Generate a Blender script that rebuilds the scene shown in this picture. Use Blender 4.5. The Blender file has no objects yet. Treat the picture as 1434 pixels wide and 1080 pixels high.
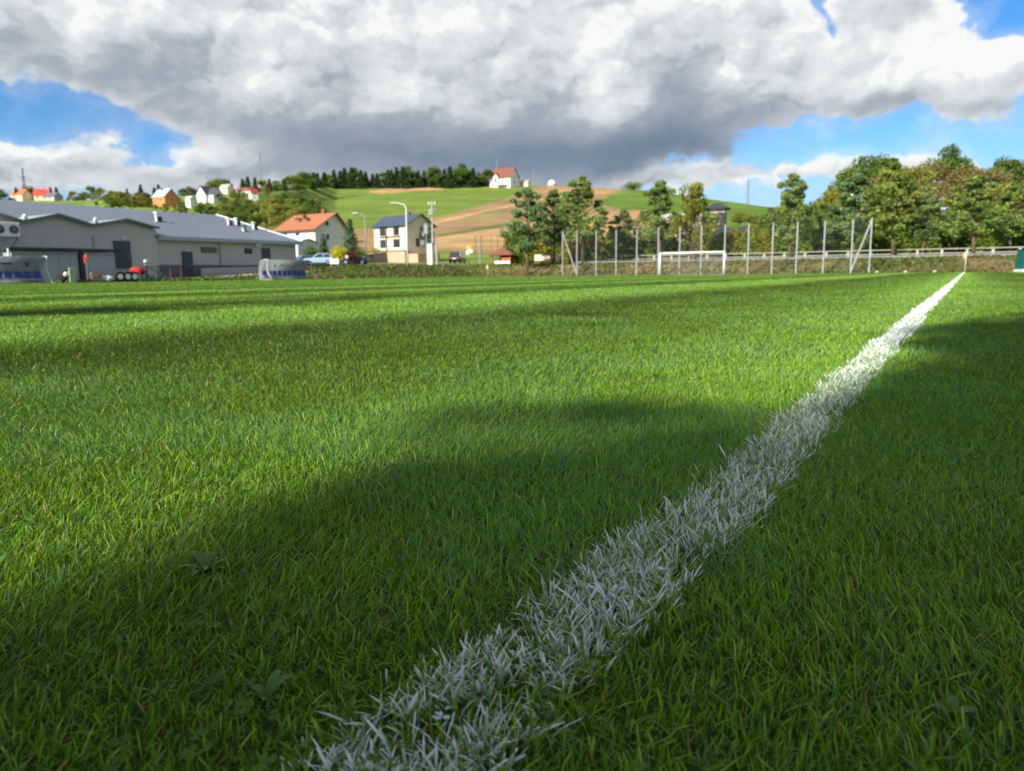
import bpy, bmesh, math, random
import numpy as np
from mathutils import Vector, Matrix, Euler
random.seed(7); rng = np.random.default_rng(11)
C = bpy.context.scene.collection
R = math.radians
# ------------------------------------------------------------------ camera
F, PITCH, ROLL, CAMH = 1037.0, 8.55, -0.62, 0.285
CAM = Vector((0, 0, CAMH))
CROT = (Matrix.Rotation(R(90-PITCH), 3, 'X') @ Matrix.Rotation(R(ROLL), 3, 'Z'))
cd = bpy.data.cameras.new('camera'); cam = bpy.data.objects.new('camera', cd); C.objects.link(cam)
cam.location = CAM; cam.rotation_euler = CROT.to_euler()
cd.sensor_width = 36; cd.lens = F/1434*36; cd.clip_start = .02; cd.clip_end = 8000
cd.dof.use_dof = True; cd.dof.focus_distance = .88; cd.dof.aperture_fstop = 10
bpy.context.scene.camera = cam
def ray(px, py):
    return CROT @ Vector((px-717, 540-py, -F))
def azt(px, py):
    d = ray(px, py); return math.atan2(d.x, d.y), d.z/math.hypot(d.x, d.y)
def P(px, py, r):
    a, t = azt(px, py); return Vector((r*math.sin(a), r*math.cos(a), CAMH+r*t))
def G(px, py, z=0.0):
    d = ray(px, py); k = (z-CAMH)/d.z; return Vector((d.x*k, d.y*k, z))
TH = azt(1355, 378)[0]
T = Vector((math.sin(TH), math.cos(TH), 0)); N = Vector((-math.cos(TH), math.sin(TH), 0))   # along touchline, across the pitch
S0 = G(558, 1080, .02).dot(N)
def fld(L, s, z=0.0):
    v = T*L+N*(s+S0); v.z = z; return v
# ------------------------------------------------------------------ sun and sky
SUNV = Vector((-.64, -.77, 0)).normalized(); SEL = 31
SUN = Vector((SUNV.x*math.cos(R(SEL)), SUNV.y*math.cos(R(SEL)), math.sin(R(SEL))))
sl = bpy.data.lights.new('sun', 'SUN'); sl.energy = 4.3; sl.angle = R(.53); sl.color = (1, .94, .84)
so = bpy.data.objects.new('sun', sl); C.objects.link(so); so.rotation_euler = SUN.to_track_quat('Z', 'Y').to_euler()
so.location = (-30, -30, 40)
sc = bpy.context.scene
sc.view_settings.view_transform = 'Standard'; sc.view_settings.look = 'None'
sc.view_settings.exposure = 0.86; sc.view_settings.gamma = 1
sc.cycles.use_denoising = True
sc.cycles.max_bounces = 6; sc.cycles.transparent_max_bounces = 8; sc.cycles.diffuse_bounces = 3; sc.cycles.glossy_bounces = 2

class NT:
    def __init__(s, tree): s.t = tree; s.n = tree.nodes; s.l = tree.links
    def set(s, sock, v):
        if isinstance(v, bpy.types.NodeSocket): s.l.new(v, sock)
        else: sock.default_value = v
    def m(s, op, a, b=0.0, c=0.0, clamp=False):
        n = s.n.new('ShaderNodeMath'); n.operation = op; n.use_clamp = clamp
        for i, v in enumerate((a, b, c)): s.set(n.inputs[i], v)
        return n.outputs[0]
    def v(s, op, a, b=(0, 0, 0)):
        n = s.n.new('ShaderNodeVectorMath'); n.operation = op
        s.set(n.inputs[0], a)
        if op == 'SCALE': s.set(n.inputs['Scale'], b)
        else: s.set(n.inputs[1], b)
        return n.outputs['Value'] if op in ('LENGTH', 'DISTANCE', 'DOT_PRODUCT') else n.outputs[0]
    def noise(s, vec, scale, detail=5, rough=.5, dist=0.0, col=False, dim='3D'):
        n = s.n.new('ShaderNodeTexNoise'); n.noise_dimensions = dim; n.inputs['Scale'].default_value = scale
        n.inputs['Detail'].default_value = detail; n.inputs['Roughness'].default_value = rough; n.inputs['Distortion'].default_value = dist
        if vec is not None: s.l.new(vec, n.inputs['Vector'])
        return n.outputs['Color' if col else 'Fac']
    def ss(s, x, a, b):
        n = s.n.new('ShaderNodeMapRange'); n.interpolation_type = 'SMOOTHSTEP'
        s.set(n.inputs[0], x); n.inputs[1].default_value = a; n.inputs[2].default_value = b
        return n.outputs[0]
    def mix(s, f, a, b):
        n = s.n.new('ShaderNodeMix'); n.data_type = 'RGBA'
        s.set(n.inputs[0], f); s.set(n.inputs[6], a); s.set(n.inputs[7], b); return n.outputs[2]
    def comb(s, x, y, z):
        n = s.n.new('ShaderNodeCombineXYZ'); s.set(n.inputs[0], x); s.set(n.inputs[1], y); s.set(n.inputs[2], z); return n.outputs[0]

def build_world():
    w = bpy.data.worlds.new('World'); sc.world = w; w.use_nodes = True; w.cycles.sampling_method = 'NONE'
    t = NT(w.node_tree); t.n.clear()
    out = t.n.new('ShaderNodeOutputWorld'); bg = t.n.new('ShaderNodeBackground'); bg.inputs[1].default_value = .1
    t.l.new(bg.outputs[0], out.inputs[0])
    sky = t.n.new('ShaderNodeTexSky'); sky.sky_type = 'NISHITA'; sky.sun_disc = False
    sky.sun_elevation = R(SEL); sky.sun_rotation = math.atan2(SUNV.x, SUNV.y) % (2*math.pi)
    sky.air_density = 1.0; sky.dust_density = 0.0; sky.ozone_density = 3.0
    hs = t.n.new('ShaderNodeHueSaturation'); hs.inputs['Saturation'].default_value = 1.3; hs.inputs['Value'].default_value = SKYV
    t.l.new(sky.outputs[0], hs.inputs['Color'])
    tc = t.n.new('ShaderNodeTexCoord'); sp = t.n.new('ShaderNodeSeparateXYZ'); t.l.new(tc.outputs['Generated'], sp.inputs[0])
    nrm = t.v('NORMALIZE', tc.outputs['Generated']); t.l.new(nrm, sp.inputs[0])
    az = t.m('ARCTAN2', sp.outputs[0], sp.outputs[1]); el = t.m('ARCSINE', sp.outputs[2])
    p = t.comb(az, el, 0.0)
    pn = t.comb(az, t.m('MULTIPLY', el, 1.5), 0.37)
    warp = t.v('SUBTRACT', t.noise(pn, 6.0, 4, .5, col=True, dim='2D'), (.5, .5, .5))
    warp2 = t.v('SUBTRACT', t.noise(pn, 26.0, 3, .55, col=True, dim='2D'), (.5, .5, .5))
    w1 = t.v('ADD', t.v('MULTIPLY', warp, (.12, .07, 0)), t.v('MULTIPLY', warp2, (.024, .018, 0)))
    pw = t.v('ADD', p, w1)
    def AE(px, py):
        a, tt = azt(px, py); return a, math.atan(tt)
    def ell(px, py, rx, ry, src=pw):
        a, e = AE(px, py); a2, _ = AE(px+rx, py); _, e2 = AE(px, py-ry)
        d = t.v('SUBTRACT', src, (a, e, 0)); d = t.v('MULTIPLY', d, (1/abs(a2-a), 1/abs(e2-e), 0))
        return t.v('LENGTH', d), 1.0
    def field(lst, k=.12):
        cur = None
        for (px, py, rx, ry) in lst:
            l, _ = ell(px, py, rx, ry)
            # distance in units of a common soft width
            f = t.m('MULTIPLY', t.m('SUBTRACT', 1.0, l), min(rx, ry)/80.0)
            cur = f if cur is None else t.m('SMOOTH_MAX', cur, f, k)
        return cur
    pos = field(CLOUD_POS); neg = field(CLOUD_NEG)
    # billowy density, twice: here and a little toward the light, for the relief
    def dens(vec):
        vo = t.n.new('ShaderNodeTexVoronoi'); vo.voronoi_dimensions = '2D'; vo.feature = 'F1'; vo.inputs['Scale'].default_value = 11
        vo.inputs['Detail'].default_value = 2.0; vo.inputs['Roughness'].default_value = .45
        t.l.new(t.v('ADD', vec, t.v('SCALE', warp2, .07)), vo.inputs['Vector'])
        b = t.m('SUBTRACT', .5, vo.outputs['Distance'])
        a = t.noise(vec, 4.5, 7, .52, dim='2D')
        return t.m('ADD', a, t.m('MULTIPLY', b, .42)), a
    d0, a0 = dens(pn)
    d1, _ = dens(t.v('ADD', pn, (-.011, .017, 0)))
    n0 = t.m('SUBTRACT', d0, .56)
    S = t.m('SMOOTH_MIN', pos, t.m('MULTIPLY', neg, -1.0), .10)
    D = t.m('ADD', t.m('MULTIPLY', S, 1.25), t.m('MULTIPLY', n0, .75))
    alpha = t.ss(D, -.05, .16)
    thin = t.m('MULTIPLY', t.ss(t.m('ADD', S, n0), -.42, .2), .35)
    alpha = t.m('MAXIMUM', alpha, thin)
    Lm = t.m('MULTIPLY', t.m('SUBTRACT', d0, d1), RELIEF)
    L = t.m('ADD', .71, t.m('MULTIPLY', t.m('SUBTRACT', a0, .5), .12))
    for (px, py, rx, ry, wgt) in CLOUD_SHADE:
        l, _ = ell(px, py, rx, ry)
        g = t.m('POWER', 2.718, t.m('MULTIPLY', t.m('MULTIPLY', l, l), -1.0))
        L = t.m('ADD', L, t.m('MULTIPLY', g, wgt))
    L = t.m('ADD', L, t.m('MULTIPLY', Lm, t.m('MULTIPLY_ADD', t.ss(L, .3, .8), .85, .15)))
    edge = t.m('SUBTRACT', 1.0, t.ss(D, .0, .5))
    L = t.m('ADD', L, t.m('MULTIPLY', edge, .10))
    cr = t.n.new('ShaderNodeValToRGB'); t.l.new(L, cr.inputs[0]); r = cr.color_ramp
    st = [(0.0, (.12, .175, .26)), (.25, (.205, .265, .35)), (.5, (.38, .43, .49)), (.72, (.62, .66, .70)), (.9, (.76, .79, .80)), (1.0, (.90, .91, .90))]
    r.elements[0].position = 0; r.elements[0].color = st[0][1]+(1,)
    r.elements[1].position = 1.0; r.elements[1].color = st[-1][1]+(1,)
    for q, c in st[1:-1]:
        e = r.elements.new(q); e.color = c+(1,)
    cc = t.v('SCALE', cr.outputs[0], 10.0*CLOUDV)
    # clouds stand in front of the view; they fade out behind the camera and overhead
    back = t.ss(sp.outputs[1], -.1, .35); up = t.m('SUBTRACT', 1.0, t.ss(el, .62, .95))
    fr = t.m('MULTIPLY', back, up)
    alpha = t.m('MULTIPLY', alpha, fr)
    # unseen broken bright cloud, added round the sun side and overhead for ambient light
    ob = t.m('MULTIPLY', t.ss(t.noise(nrm, 2.2, 2, .5), .36, .56), t.m('SUBTRACT', 1.0, fr))
    ob = t.m('MULTIPLY', ob, t.ss(sp.outputs[2], -.02, .08))
    hz_ = t.m('MULTIPLY', t.m('SUBTRACT', 1.0, t.ss(el, .0, .17)), .8)
    skyc = t.mix(hz_, t.v('MULTIPLY', hs.outputs[0], (.85, .97, 1.15)), (2.0, 2.75, 3.7, 1))
    t.l.new(t.mix(ob, t.mix(alpha, skyc, cc), (3.5, 3.45, 3.4, 1)), bg.inputs[0])
SKYV, CLOUDV, RELIEF = .72, .575, 1.0
CLOUD_POS = [(520, -60, 700, 220), (230, 60, 280, 130), (640, 130, 520, 140), (900, 130, 340, 125), (1250, 50, 190, 130), (1200, 105, 130, 70), (1380, 95, 120, 80),
             (290, 150, 170, 75), (20, 80, 130, 45), (40, 255, 300, 85), (310, 250, 220, 70), (1330, -10, 60, 60), (900, -60, 380, 150),
             (600, 250, 480, 45), (960, 282, 210, 52), (1175, 244, 60, 62), (1340, 262, 200, 74), (1100, 285, 190, 52), (1000, 205, 60, 34), (830, 225, 200, 30),
             (-250, 120, 200, 120), (1700, 160, 200, 110), (400, -300, 1000, 130), (-350, 300, 500, 60)]
CLOUD_NEG = [(55, 158, 80, 26), (225, 197, 55, 18), (1400, 195, 130, 30), (1250, 195, 130, 24), (1110, 222, 50, 16), (1147, 8, 6, 18), (1420, 5, 60, 30), (1340, 5, 25, 20),
             (1150, -40, 40, 40), (1020, 290, 70, 12), (620, 292, 100, 1)]
CLOUD_SHADE = [(700, 228, 440, 38, -.38), (940, 200, 160, 50, -.30), (1000, 120, 110, 60, -.22), (500, 185, 320, 50, -.22), (220, 100, 180, 55, -.20), (640, 266, 300, 26, -.12),
               (350, 85, 38, 30, .30), (400, 130, 90, 26, .12), (575, 125, 55, 28, .28), (820, 100, 46, 46, .32), (900, 125, 30, 20, .18), (1030, 90, 30, 34, .3), (690, 110, 90, 26, -.12), (930, 60, 60, 50, -.10), (470, 120, 40, 40, -.10), (1130, 60, 60, 50, .22), (1250, 60, 80, 60, .20),
               (1370, 70, 90, 60, .30), (60, 205, 140, 16, .22), (300, 222, 70, 16, .2), (960, 246, 90, 10, .25), (1120, 235, 60, 14, .2), (230, 222, 90, 12, .14), (150, 30, 90, 22, .14), (700, 60, 60, 40, .12), (480, 60, 60, 30, .12), (600, 20, 350, 50, .20), (160, 10, 120, 30, .18), (1000, 15, 160, 40, .16), (1230, 150, 90, 18, -.26), (1120, 120, 60, 30, .14), (1185, 215, 60, 34, .28),
               (80, 205, 180, 28, .20), (60, 255, 260, 26, -.04), (330, 215, 120, 24, .12), (1330, 225, 200, 34, .28), (1000, 262, 200, 26, .12), (1400, 150, 120, 16, -.22), (90, 110, 60, 14, -.1)]
build_world()
# ------------------------------------------------------------------ materials
MATS = {}
def mat(name, col, rough=.7, var=.12, scale=3.0, bump=0.0, spec=.4, metal=0.0, attr=False, coat=0.0, alpha=1.0, trans=0.0, tcol=(1.25, 1.3, .7), kind=None, stretch=(1, 1, 1)):
    if name in MATS: return MATS[name]
    m = bpy.data.materials.new(name); m.use_nodes = True; t = NT(m.node_tree)
    b = t.n['Principled BSDF']; MATS[name] = m
    b.inputs['Roughness'].default_value = rough; b.inputs['Specular IOR Level'].default_value = spec
    b.inputs['Metallic'].default_value = metal; b.inputs['Coat Weight'].default_value = coat
    tc = t.n.new('ShaderNodeTexCoord')
    vec = t.v('MULTIPLY', tc.outputs['Object'], stretch)
    if attr:
        a = t.n.new('ShaderNodeAttribute'); a.attribute_name = 'Col'; base = a.outputs['Color']
    else:
        base = tuple(col)+(1,)
    n = t.noise(vec, scale, 6, .6); n2 = t.noise(vec, scale*.21, 3, .5)
    f = t.m('MULTIPLY_ADD', t.m('ADD', t.m('SUBTRACT', n, .5), t.m('SUBTRACT', n2, .5)), 2.2*var, 1.0)
    if attr: c = t.v('SCALE', base, f)
    else:
        rgb = t.n.new('ShaderNodeRGB'); rgb.outputs[0].default_value = base; c = t.v('SCALE', rgb.outputs[0], f)
    t.l.new(c, b.inputs['Base Color'])
    if bump:
        bn = t.n.new('ShaderNodeBump'); bn.inputs['Strength'].default_value = bump; bn.inputs['Distance'].default_value = .05
        t.l.new(n, bn.inputs['Height']); t.l.new(bn.outputs[0], b.inputs['Normal'])
    if alpha < 1: b.inputs['Alpha'].default_value = alpha
    if trans > 0:
        tr = t.n.new('ShaderNodeBsdfTranslucent'); t.l.new(t.v('MULTIPLY', c, tcol), tr.inputs[0])
        mx = t.n.new('ShaderNodeMixShader'); mx.inputs[0].default_value = trans
        t.l.new(b.outputs[0], mx.inputs[1]); t.l.new(tr.outputs[0], mx.inputs[2]); t.l.new(mx.outputs[0], t.n['Material Output'].inputs[0])
    return m
# ------------------------------------------------------------------ mesh helpers
class MB:
    def __init__(s): s.v = []; s.f = []
    def add(s, vs, fs):
        o = len(s.v); s.v += [tuple(v) for v in vs]; s.f += [tuple(o+i for i in f) for f in fs]; return s
    def box(s, c, d, rz=0.0, taper=1.0, M=None):
        x, y, z = d[0]/2, d[1]/2, d[2]/2; vs = []
        for k, tz in ((-1, 1.0), (1, taper)):
            for (i, j) in ((-1, -1), (1, -1), (1, 1), (-1, 1)): vs.append(Vector((i*x*tz, j*y*tz, k*z)))
        m = Matrix.Rotation(rz, 3, 'Z') if M is None else M
        vs = [m @ v+Vector(c) for v in vs]
        return s.add(vs, [(3, 2, 1, 0), (4, 5, 6, 7), (0, 1, 5, 4), (1, 2, 6, 5), (2, 3, 7, 6), (3, 0, 4, 7)])
    def bar(s, a, b, w, h=None):
        a = Vector(a); b = Vector(b); d = b-a; q = d.to_track_quat('Z', 'Y').to_matrix()
        return s.box((a+b)/2, (w, h or w, d.length), M=q)
    def tube(s, pts, rs, n=8, cap=True):
        pts = [Vector(p) for p in pts]
        if not hasattr(rs, '__len__'): rs = [rs]*len(pts)
        o = len(s.v); prev = None
        for i, p in enumerate(pts):
            d = (pts[min(i+1, len(pts)-1)]-pts[max(i-1, 0)]).normalized()
            if prev is None: u = d.orthogonal().normalized()
            else: u = (prev-d*prev.dot(d)).normalized()
            prev = u; w = d.cross(u)
            for k in range(n):
                a = 2*math.pi*k/n; s.v.append(tuple(p+(u*math.cos(a)+w*math.sin(a))*rs[i]))
        for i in range(len(pts)-1):
            for k in range(n):
                k2 = (k+1) % n; s.f.append((o+i*n+k, o+i*n+k2, o+(i+1)*n+k2, o+(i+1)*n+k))
        if cap: s.f.append(tuple(o+k for k in reversed(range(n)))); s.f.append(tuple(o+(len(pts)-1)*n+k for k in range(n)))
        return s
    def prism(s, poly, y0, y1, M=None):      # polygon in xz, extruded in y
        n = len(poly); vs = [Vector((x, y0, z)) for x, z in poly]+[Vector((x, y1, z)) for x, z in poly]
        if M is not None: vs = [M @ v for v in vs]
        return s.add(vs, [tuple(range(n)), tuple(reversed(range(n, 2*n)))]+[(i+n, (i+1) % n+n, (i+1) % n, i) for i in range(n)])
    def ball(s, c, r, nu=12, nv=8):
        if not hasattr(r, '__len__'): r = (r, r, r)
        vs = [(c[0], c[1], c[2]-r[2])]; fs = []
        for j in range(1, nv):
            th = math.pi*j/nv
            for i in range(nu):
                a = 2*math.pi*i/nu; vs.append((c[0]+r[0]*math.sin(th)*math.cos(a), c[1]+r[1]*math.sin(th)*math.sin(a), c[2]-r[2]*math.cos(th)))
        vs.append((c[0], c[1], c[2]+r[2])); e = len(vs)-1
        for i in range(nu):
            i2 = (i+1) % nu; fs.append((0, 1+i2, 1+i)); fs.append((e, 1+(nv-2)*nu+i, 1+(nv-2)*nu+i2))
            for j in range(nv-2): fs.append((1+j*nu+i, 1+j*nu+i2, 1+(j+1)*nu+i2, 1+(j+1)*nu+i))
        return s.add(vs, fs)
    def obj(s, name, m, parent=None, smooth=False, bevel=0.0, tilt=None):
        me = bpy.data.meshes.new(name); me.from_pydata(s.v, [], s.f); me.update(); me.materials.append(m)
        bm = bmesh.new(); bm.from_mesh(me); bmesh.ops.recalc_face_normals(bm, faces=bm.faces)
        if bevel: bmesh.ops.bevel(bm, geom=list(bm.edges), offset=bevel, segments=1, affect='EDGES', clamp_overlap=True)
        bm.to_mesh(me); bm.free()
        if smooth: me.polygons.foreach_set('use_smooth', [True]*len(me.polygons))
        o = bpy.data.objects.new(name, me); C.objects.link(o)
        if parent: o.parent = parent
        return o
def npmesh(name, V, Fq, m, cols=None, parent=None, smooth=False, link=True, nper=4):
    """V (n,3) array, Fq (m,nper) int array"""
    me = bpy.data.meshes.new(name); nv = len(V); nf = len(Fq)
    me.vertices.add(nv); me.vertices.foreach_set('co', np.ascontiguousarray(V, dtype=np.float32).ravel())
    me.loops.add(nf*nper); me.loops.foreach_set('vertex_index', np.ascontiguousarray(Fq, dtype=np.int32).ravel())
    me.polygons.add(nf); me.polygons.foreach_set('loop_start', np.arange(0, nf*nper, nper, dtype=np.int32))
    if smooth: me.polygons.foreach_set('use_smooth', np.ones(nf, dtype=bool))
    me.update(calc_edges=True)
    if cols is not None:
        a = me.color_attributes.new('Col', 'FLOAT_COLOR', 'POINT')
        cc = np.ones((nv, 4), dtype=np.float32); cc[:, :3] = cols; a.data.foreach_set('color', cc.ravel())
    me.materials.append(m)
    o = bpy.data.objects.new(name, me)
    if link: C.objects.link(o)
    if parent: o.parent = parent
    return o
def tag(o, label=None, cat=None, group=None, kind=None):
    if label: o['label'] = label
    if cat: o['category'] = cat
    if group: o['group'] = group
    if kind: o['kind'] = kind
    return o
def empty(name, loc, rz=0.0, label=None, cat=None, group=None):
    o = bpy.data.objects.new(name, None); C.objects.link(o); o.location = loc; o.rotation_euler = (0, 0, rz); o.empty_display_size = .3
    return tag(o, label, cat, group)
def copy_tree(o, parent=None):
    c = o.copy(); C.objects.link(c); c.parent = parent
    for ch in list(o.children): copy_tree(ch, c)
    return c
ORD = ['first', 'second', 'third', 'fourth', 'fifth', 'sixth', 'seventh', 'eighth', 'ninth', 'tenth', 'eleventh', 'twelfth', 'thirteenth', 'fourteenth', 'fifteenth', 'sixteenth', 'seventeenth', 'eighteenth', 'nineteenth', 'twentieth',
       'twenty-first', 'twenty-second', 'twenty-third', 'twenty-fourth', 'twenty-fifth', 'twenty-sixth', 'twenty-seventh', 'twenty-eighth', 'twenty-ninth', 'thirtieth', 'thirty-first', 'thirty-second', 'thirty-third', 'thirty-fourth', 'thirty-fifth', 'thirty-sixth', 'thirty-seventh', 'thirty-eighth']
# ------------------------------------------------------------------ terrain
def sst(a, b, x):
    t = np.clip((np.asarray(x, dtype=float)-a)/(b-a), 0, 1); return t*t*(3-2*t)
def vnoise(x, y, seed=0):      # cheap value noise, vectorised
    x = np.asarray(x, dtype=float); y = np.asarray(y, dtype=float)
    def h(i, j):
        n = (i*374761393+j*668265263+seed*974634777) & 0x7fffffff
        n = (n ^ (n >> 13))*1274126177 & 0x7fffffff
        return ((n ^ (n >> 16)) & 0xffff)/65535.0
    xi = np.floor(x).astype(np.int64); yi = np.floor(y).astype(np.int64); u = x-xi; v = y-yi; u = u*u*(3-2*u); v = v*v*(3-2*v)
    return (h(xi, yi)*(1-u)+h(xi+1, yi)*u)*(1-v)+(h(xi, yi+1)*(1-u)+h(xi+1, yi+1)*u)*v
def fbm(x, y, seed=0, oct=4):
    s = 0; a = .5
    for k in range(oct): s = s+a*vnoise(x*2**k, y*2**k, seed+k*17); a *= .5
    return s
RID = [(-900, 300), (-300, 290), (0, 281), (60, 280), (100, 281), (150, 279), (200, 276), (260, 274), (330, 270), (400, 267), (450, 263), (520, 261), (620, 261), (700, 260), (780, 260), (830, 262), (870, 265), (910, 267), (960, 274), (1010, 281), (1070, 289),
       (1110, 290), (1160, 285), (1200, 275), (1300, 270), (1434, 272), (1700, 285), (2300, 330)]
RAZ = np.array([azt(p, q)[0] for p, q in RID]); RTN = np.array([azt(p, q)[1] for p, q in RID])
A1, A2 = azt(1075, 300)[0], azt(1150, 300)[0]
DPX = [(-900, 450), (60, 450), (120, 430), (190, 345), (330, 345), (400, 430), (470, 650), (1075, 650), (1150, 250), (2300, 250)]
DAZ = [azt(p, 290)[0] for p, q in DPX]; DRR = [q for p, q in DPX]
def DR(az): return np.interp(az, DAZ, DRR)
def hgt(x, y):
    x = np.asarray(x, dtype=float); y = np.asarray(y, dtype=float)
    r = np.hypot(x, y)+1e-6; az = np.arctan2(x, y)
    L = x*T.x+y*T.y; s = x*N.x+y*N.y-S0
    base = 1.55*np.maximum(sst(86, 93, L), sst(56.5, 63, s)*sst(36, 74, L))
    base = base*sst(20, 60, y)
    tn = np.interp(az, RAZ, RTN, left=.03, right=.03)
    dr = DR(az)
    k = sst(math.pi*.55, math.pi*.75, np.abs(az)); tn = tn*(1-k)+.015*k
    u = np.clip(np.log(r/100)/np.log(dr/100), 0, None)
    up = np.minimum(u, 1.0)**1.6
    z = base+np.maximum(np.minimum(r, dr)-0, 0)*np.maximum(tn-(1.55-CAMH)/dr, 0.0)*up
    z = z-np.where(u > 1, (r-dr)*.10, 0)
    return np.where(z < -30, -30, z)
def hz(x, y): return float(hgt(np.array([x]), np.array([y]))[0])
def on(px, r):
    """point on the terrain at the azimuth of pixel column px, r metres away"""
    a, _ = azt(px, 340); x, y = r*math.sin(a), r*math.cos(a); return Vector((x, y, hz(x, y)))
def project(V):
    Minv = np.array(CROT.transposed()); q = (np.asarray(V)-np.array(CAM)) @ Minv.T
    w = -q[:, 2]; return 717+F*q[:, 0]/w, 540-F*q[:, 1]/w
def inpoly(px, py, poly):
    c = np.zeros(px.shape, dtype=bool); n = len(poly)
    for i in range(n):
        x1, y1 = poly[i]; x2, y2 = poly[(i+1) % n]
        cond = ((y1 > py) != (y2 > py)) & (px < (x2-x1)*(py-y1)/((y2-y1) or 1e-9)+x1); c ^= cond
    return c
def build_terrain():
    azs = np.concatenate([np.linspace(-math.pi, R(-46), 40)[:-1], np.linspace(R(-46), R(46), 560), np.linspace(R(46), math.pi, 40)[1:]])
    rs = np.concatenate([[.5, 4, 10, 20, 30, 40], np.arange(46, 125, 1.0), np.geomspace(125, 700, 190), np.geomspace(720, 6000, 14)])
    A, Rr = np.meshgrid(azs, rs); X = Rr*np.sin(A); Y = Rr*np.cos(A)
    Z = hgt(X, Y)
    L = X*T.x+Y*T.y; s = X*N.x+Y*N.y-S0
    rough = (fbm(X*.25, Y*.25, 3)-.5)*.35*sst(86, 90, np.maximum(L, s+30))
    Z = Z+rough*sst(60, 80, Rr)
    inp = (L < 86.3) & (s < 56.3) & (s > -20); Z = np.where(inp, -.05, Z); Z = np.where(Rr < 45, -.05, Z)
    V = np.stack([X, Y, Z], -1).reshape(-1, 3)
    px, py = project(V); front = (Y > 5).ravel()
    px = np.where(front, px, -5000)
    jx = (fbm(V[:, 0]*.05, V[:, 1]*.05, 9)-.5)*3
    qx = px+jx; qy = py+jx*.35
    n1 = fbm(V[:, 0]*.08, V[:, 1]*.08, 21)-.47; n2 = fbm(V[:, 0]*.6, V[:, 1]*.6, 33)-.47
    green = np.array([.150, .215, .036]); dgreen = np.array([.06, .11, .02]); tan = np.array([.42, .27, .125]); tan2 = np.array([.30, .20, .10]); olive = np.array([.115, .115, .035]); brown = np.array([.24, .165, .085])
    col = np.tile(green, (len(V), 1))
    def paint(poly, c): col[inpoly(qx, qy, poly)] = c
    paint([(515, 268), (560, 262), (618, 260), (622, 265), (580, 268), (530, 272)], tan)
    paint([(600, 308), (660, 292), (720, 274), (760, 260), (830, 260), (875, 266), (850, 275), (835, 285), (880, 296), (905, 296), (905, 340), (760, 356), (600, 352), (480, 350), (470, 322), (525, 320), (600, 318)], tan2)
    paint([(480, 324), (525, 322), (525, 352), (480, 352)], tan*.8)
    paint([(610, 331), (720, 313), (770, 306), (905, 318), (905, 345), (760, 352), (610, 348)], tan)
    paint([(760, 262), (835, 262), (865, 266), (845, 273), (800, 276)], tan*.95)
    paint([(655, 300), (770, 283), (770, 292), (650, 314)], np.array([.25, .20, .085]))
    paint([(600, 312), (760, 276), (760, 279), (600, 316)], tan*1.05)
    paint([(610, 329), (730, 309), (735, 313), (610, 333)], np.array([.16, .15, .05]))
    paint([(838, 286), (855, 275), (905, 266), (960, 272), (1100, 290), (1100, 330), (905, 300), (880, 296)], np.array([.115, .19, .03]))
    paint([(845, 294), (905, 294), (905, 306), (850, 306)], tan*.9)
    paint([(380, 274), (450, 278), (520, 271), (470, 280), (400, 284)], olive*1.1)
    LL = V[:, 0]*T.x+V[:, 1]*T.y; ss_ = V[:, 0]*N.x+V[:, 1]*N.y-S0
    bank = (LL > 85) & (LL < 95.5) & (np.abs(ss_) < 60)
    w = np.clip(.30+n1*2.6+n2*2.2, 0, 1)[:, None]
    w2 = (w*sst(70, 20, np.abs(ss_-5))[:, None]*.55+w*.45)
    col = np.where(bank[:, None], brown*w2+olive*(1-w2), col)
    far = (ss_ > 56) & (LL < 95); col = np.where(far[:, None], dgreen*1.1*(1-w)+olive*w, col)
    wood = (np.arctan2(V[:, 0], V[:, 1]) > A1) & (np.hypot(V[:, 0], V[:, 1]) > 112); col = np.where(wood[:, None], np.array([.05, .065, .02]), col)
    n3 = fbm(V[:, 0]*.02+V[:, 1]*.004, V[:, 1]*.05, 91)-.47
    col = col*(1+n1[:, None]*.45+n2[:, None]*.3+n3[:, None]*.5)+n3[:, None]*np.array([.05, .01, .0])
    col = np.clip(col, .01, 1)
    na = len(azs); nr = len(rs)
    i = np.arange(nr-1)[:, None]*na+np.arange(na-1)[None, :]; i = i.ravel()
    Fq = np.stack([i, i+1, i+na+1, i+na], -1)
    m = mat('terrain_soil', (0, 0, 0), .95, .24, .9, attr=True, spec=.1, bump=.25)
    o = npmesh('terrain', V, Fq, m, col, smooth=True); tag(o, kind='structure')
build_terrain()
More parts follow.
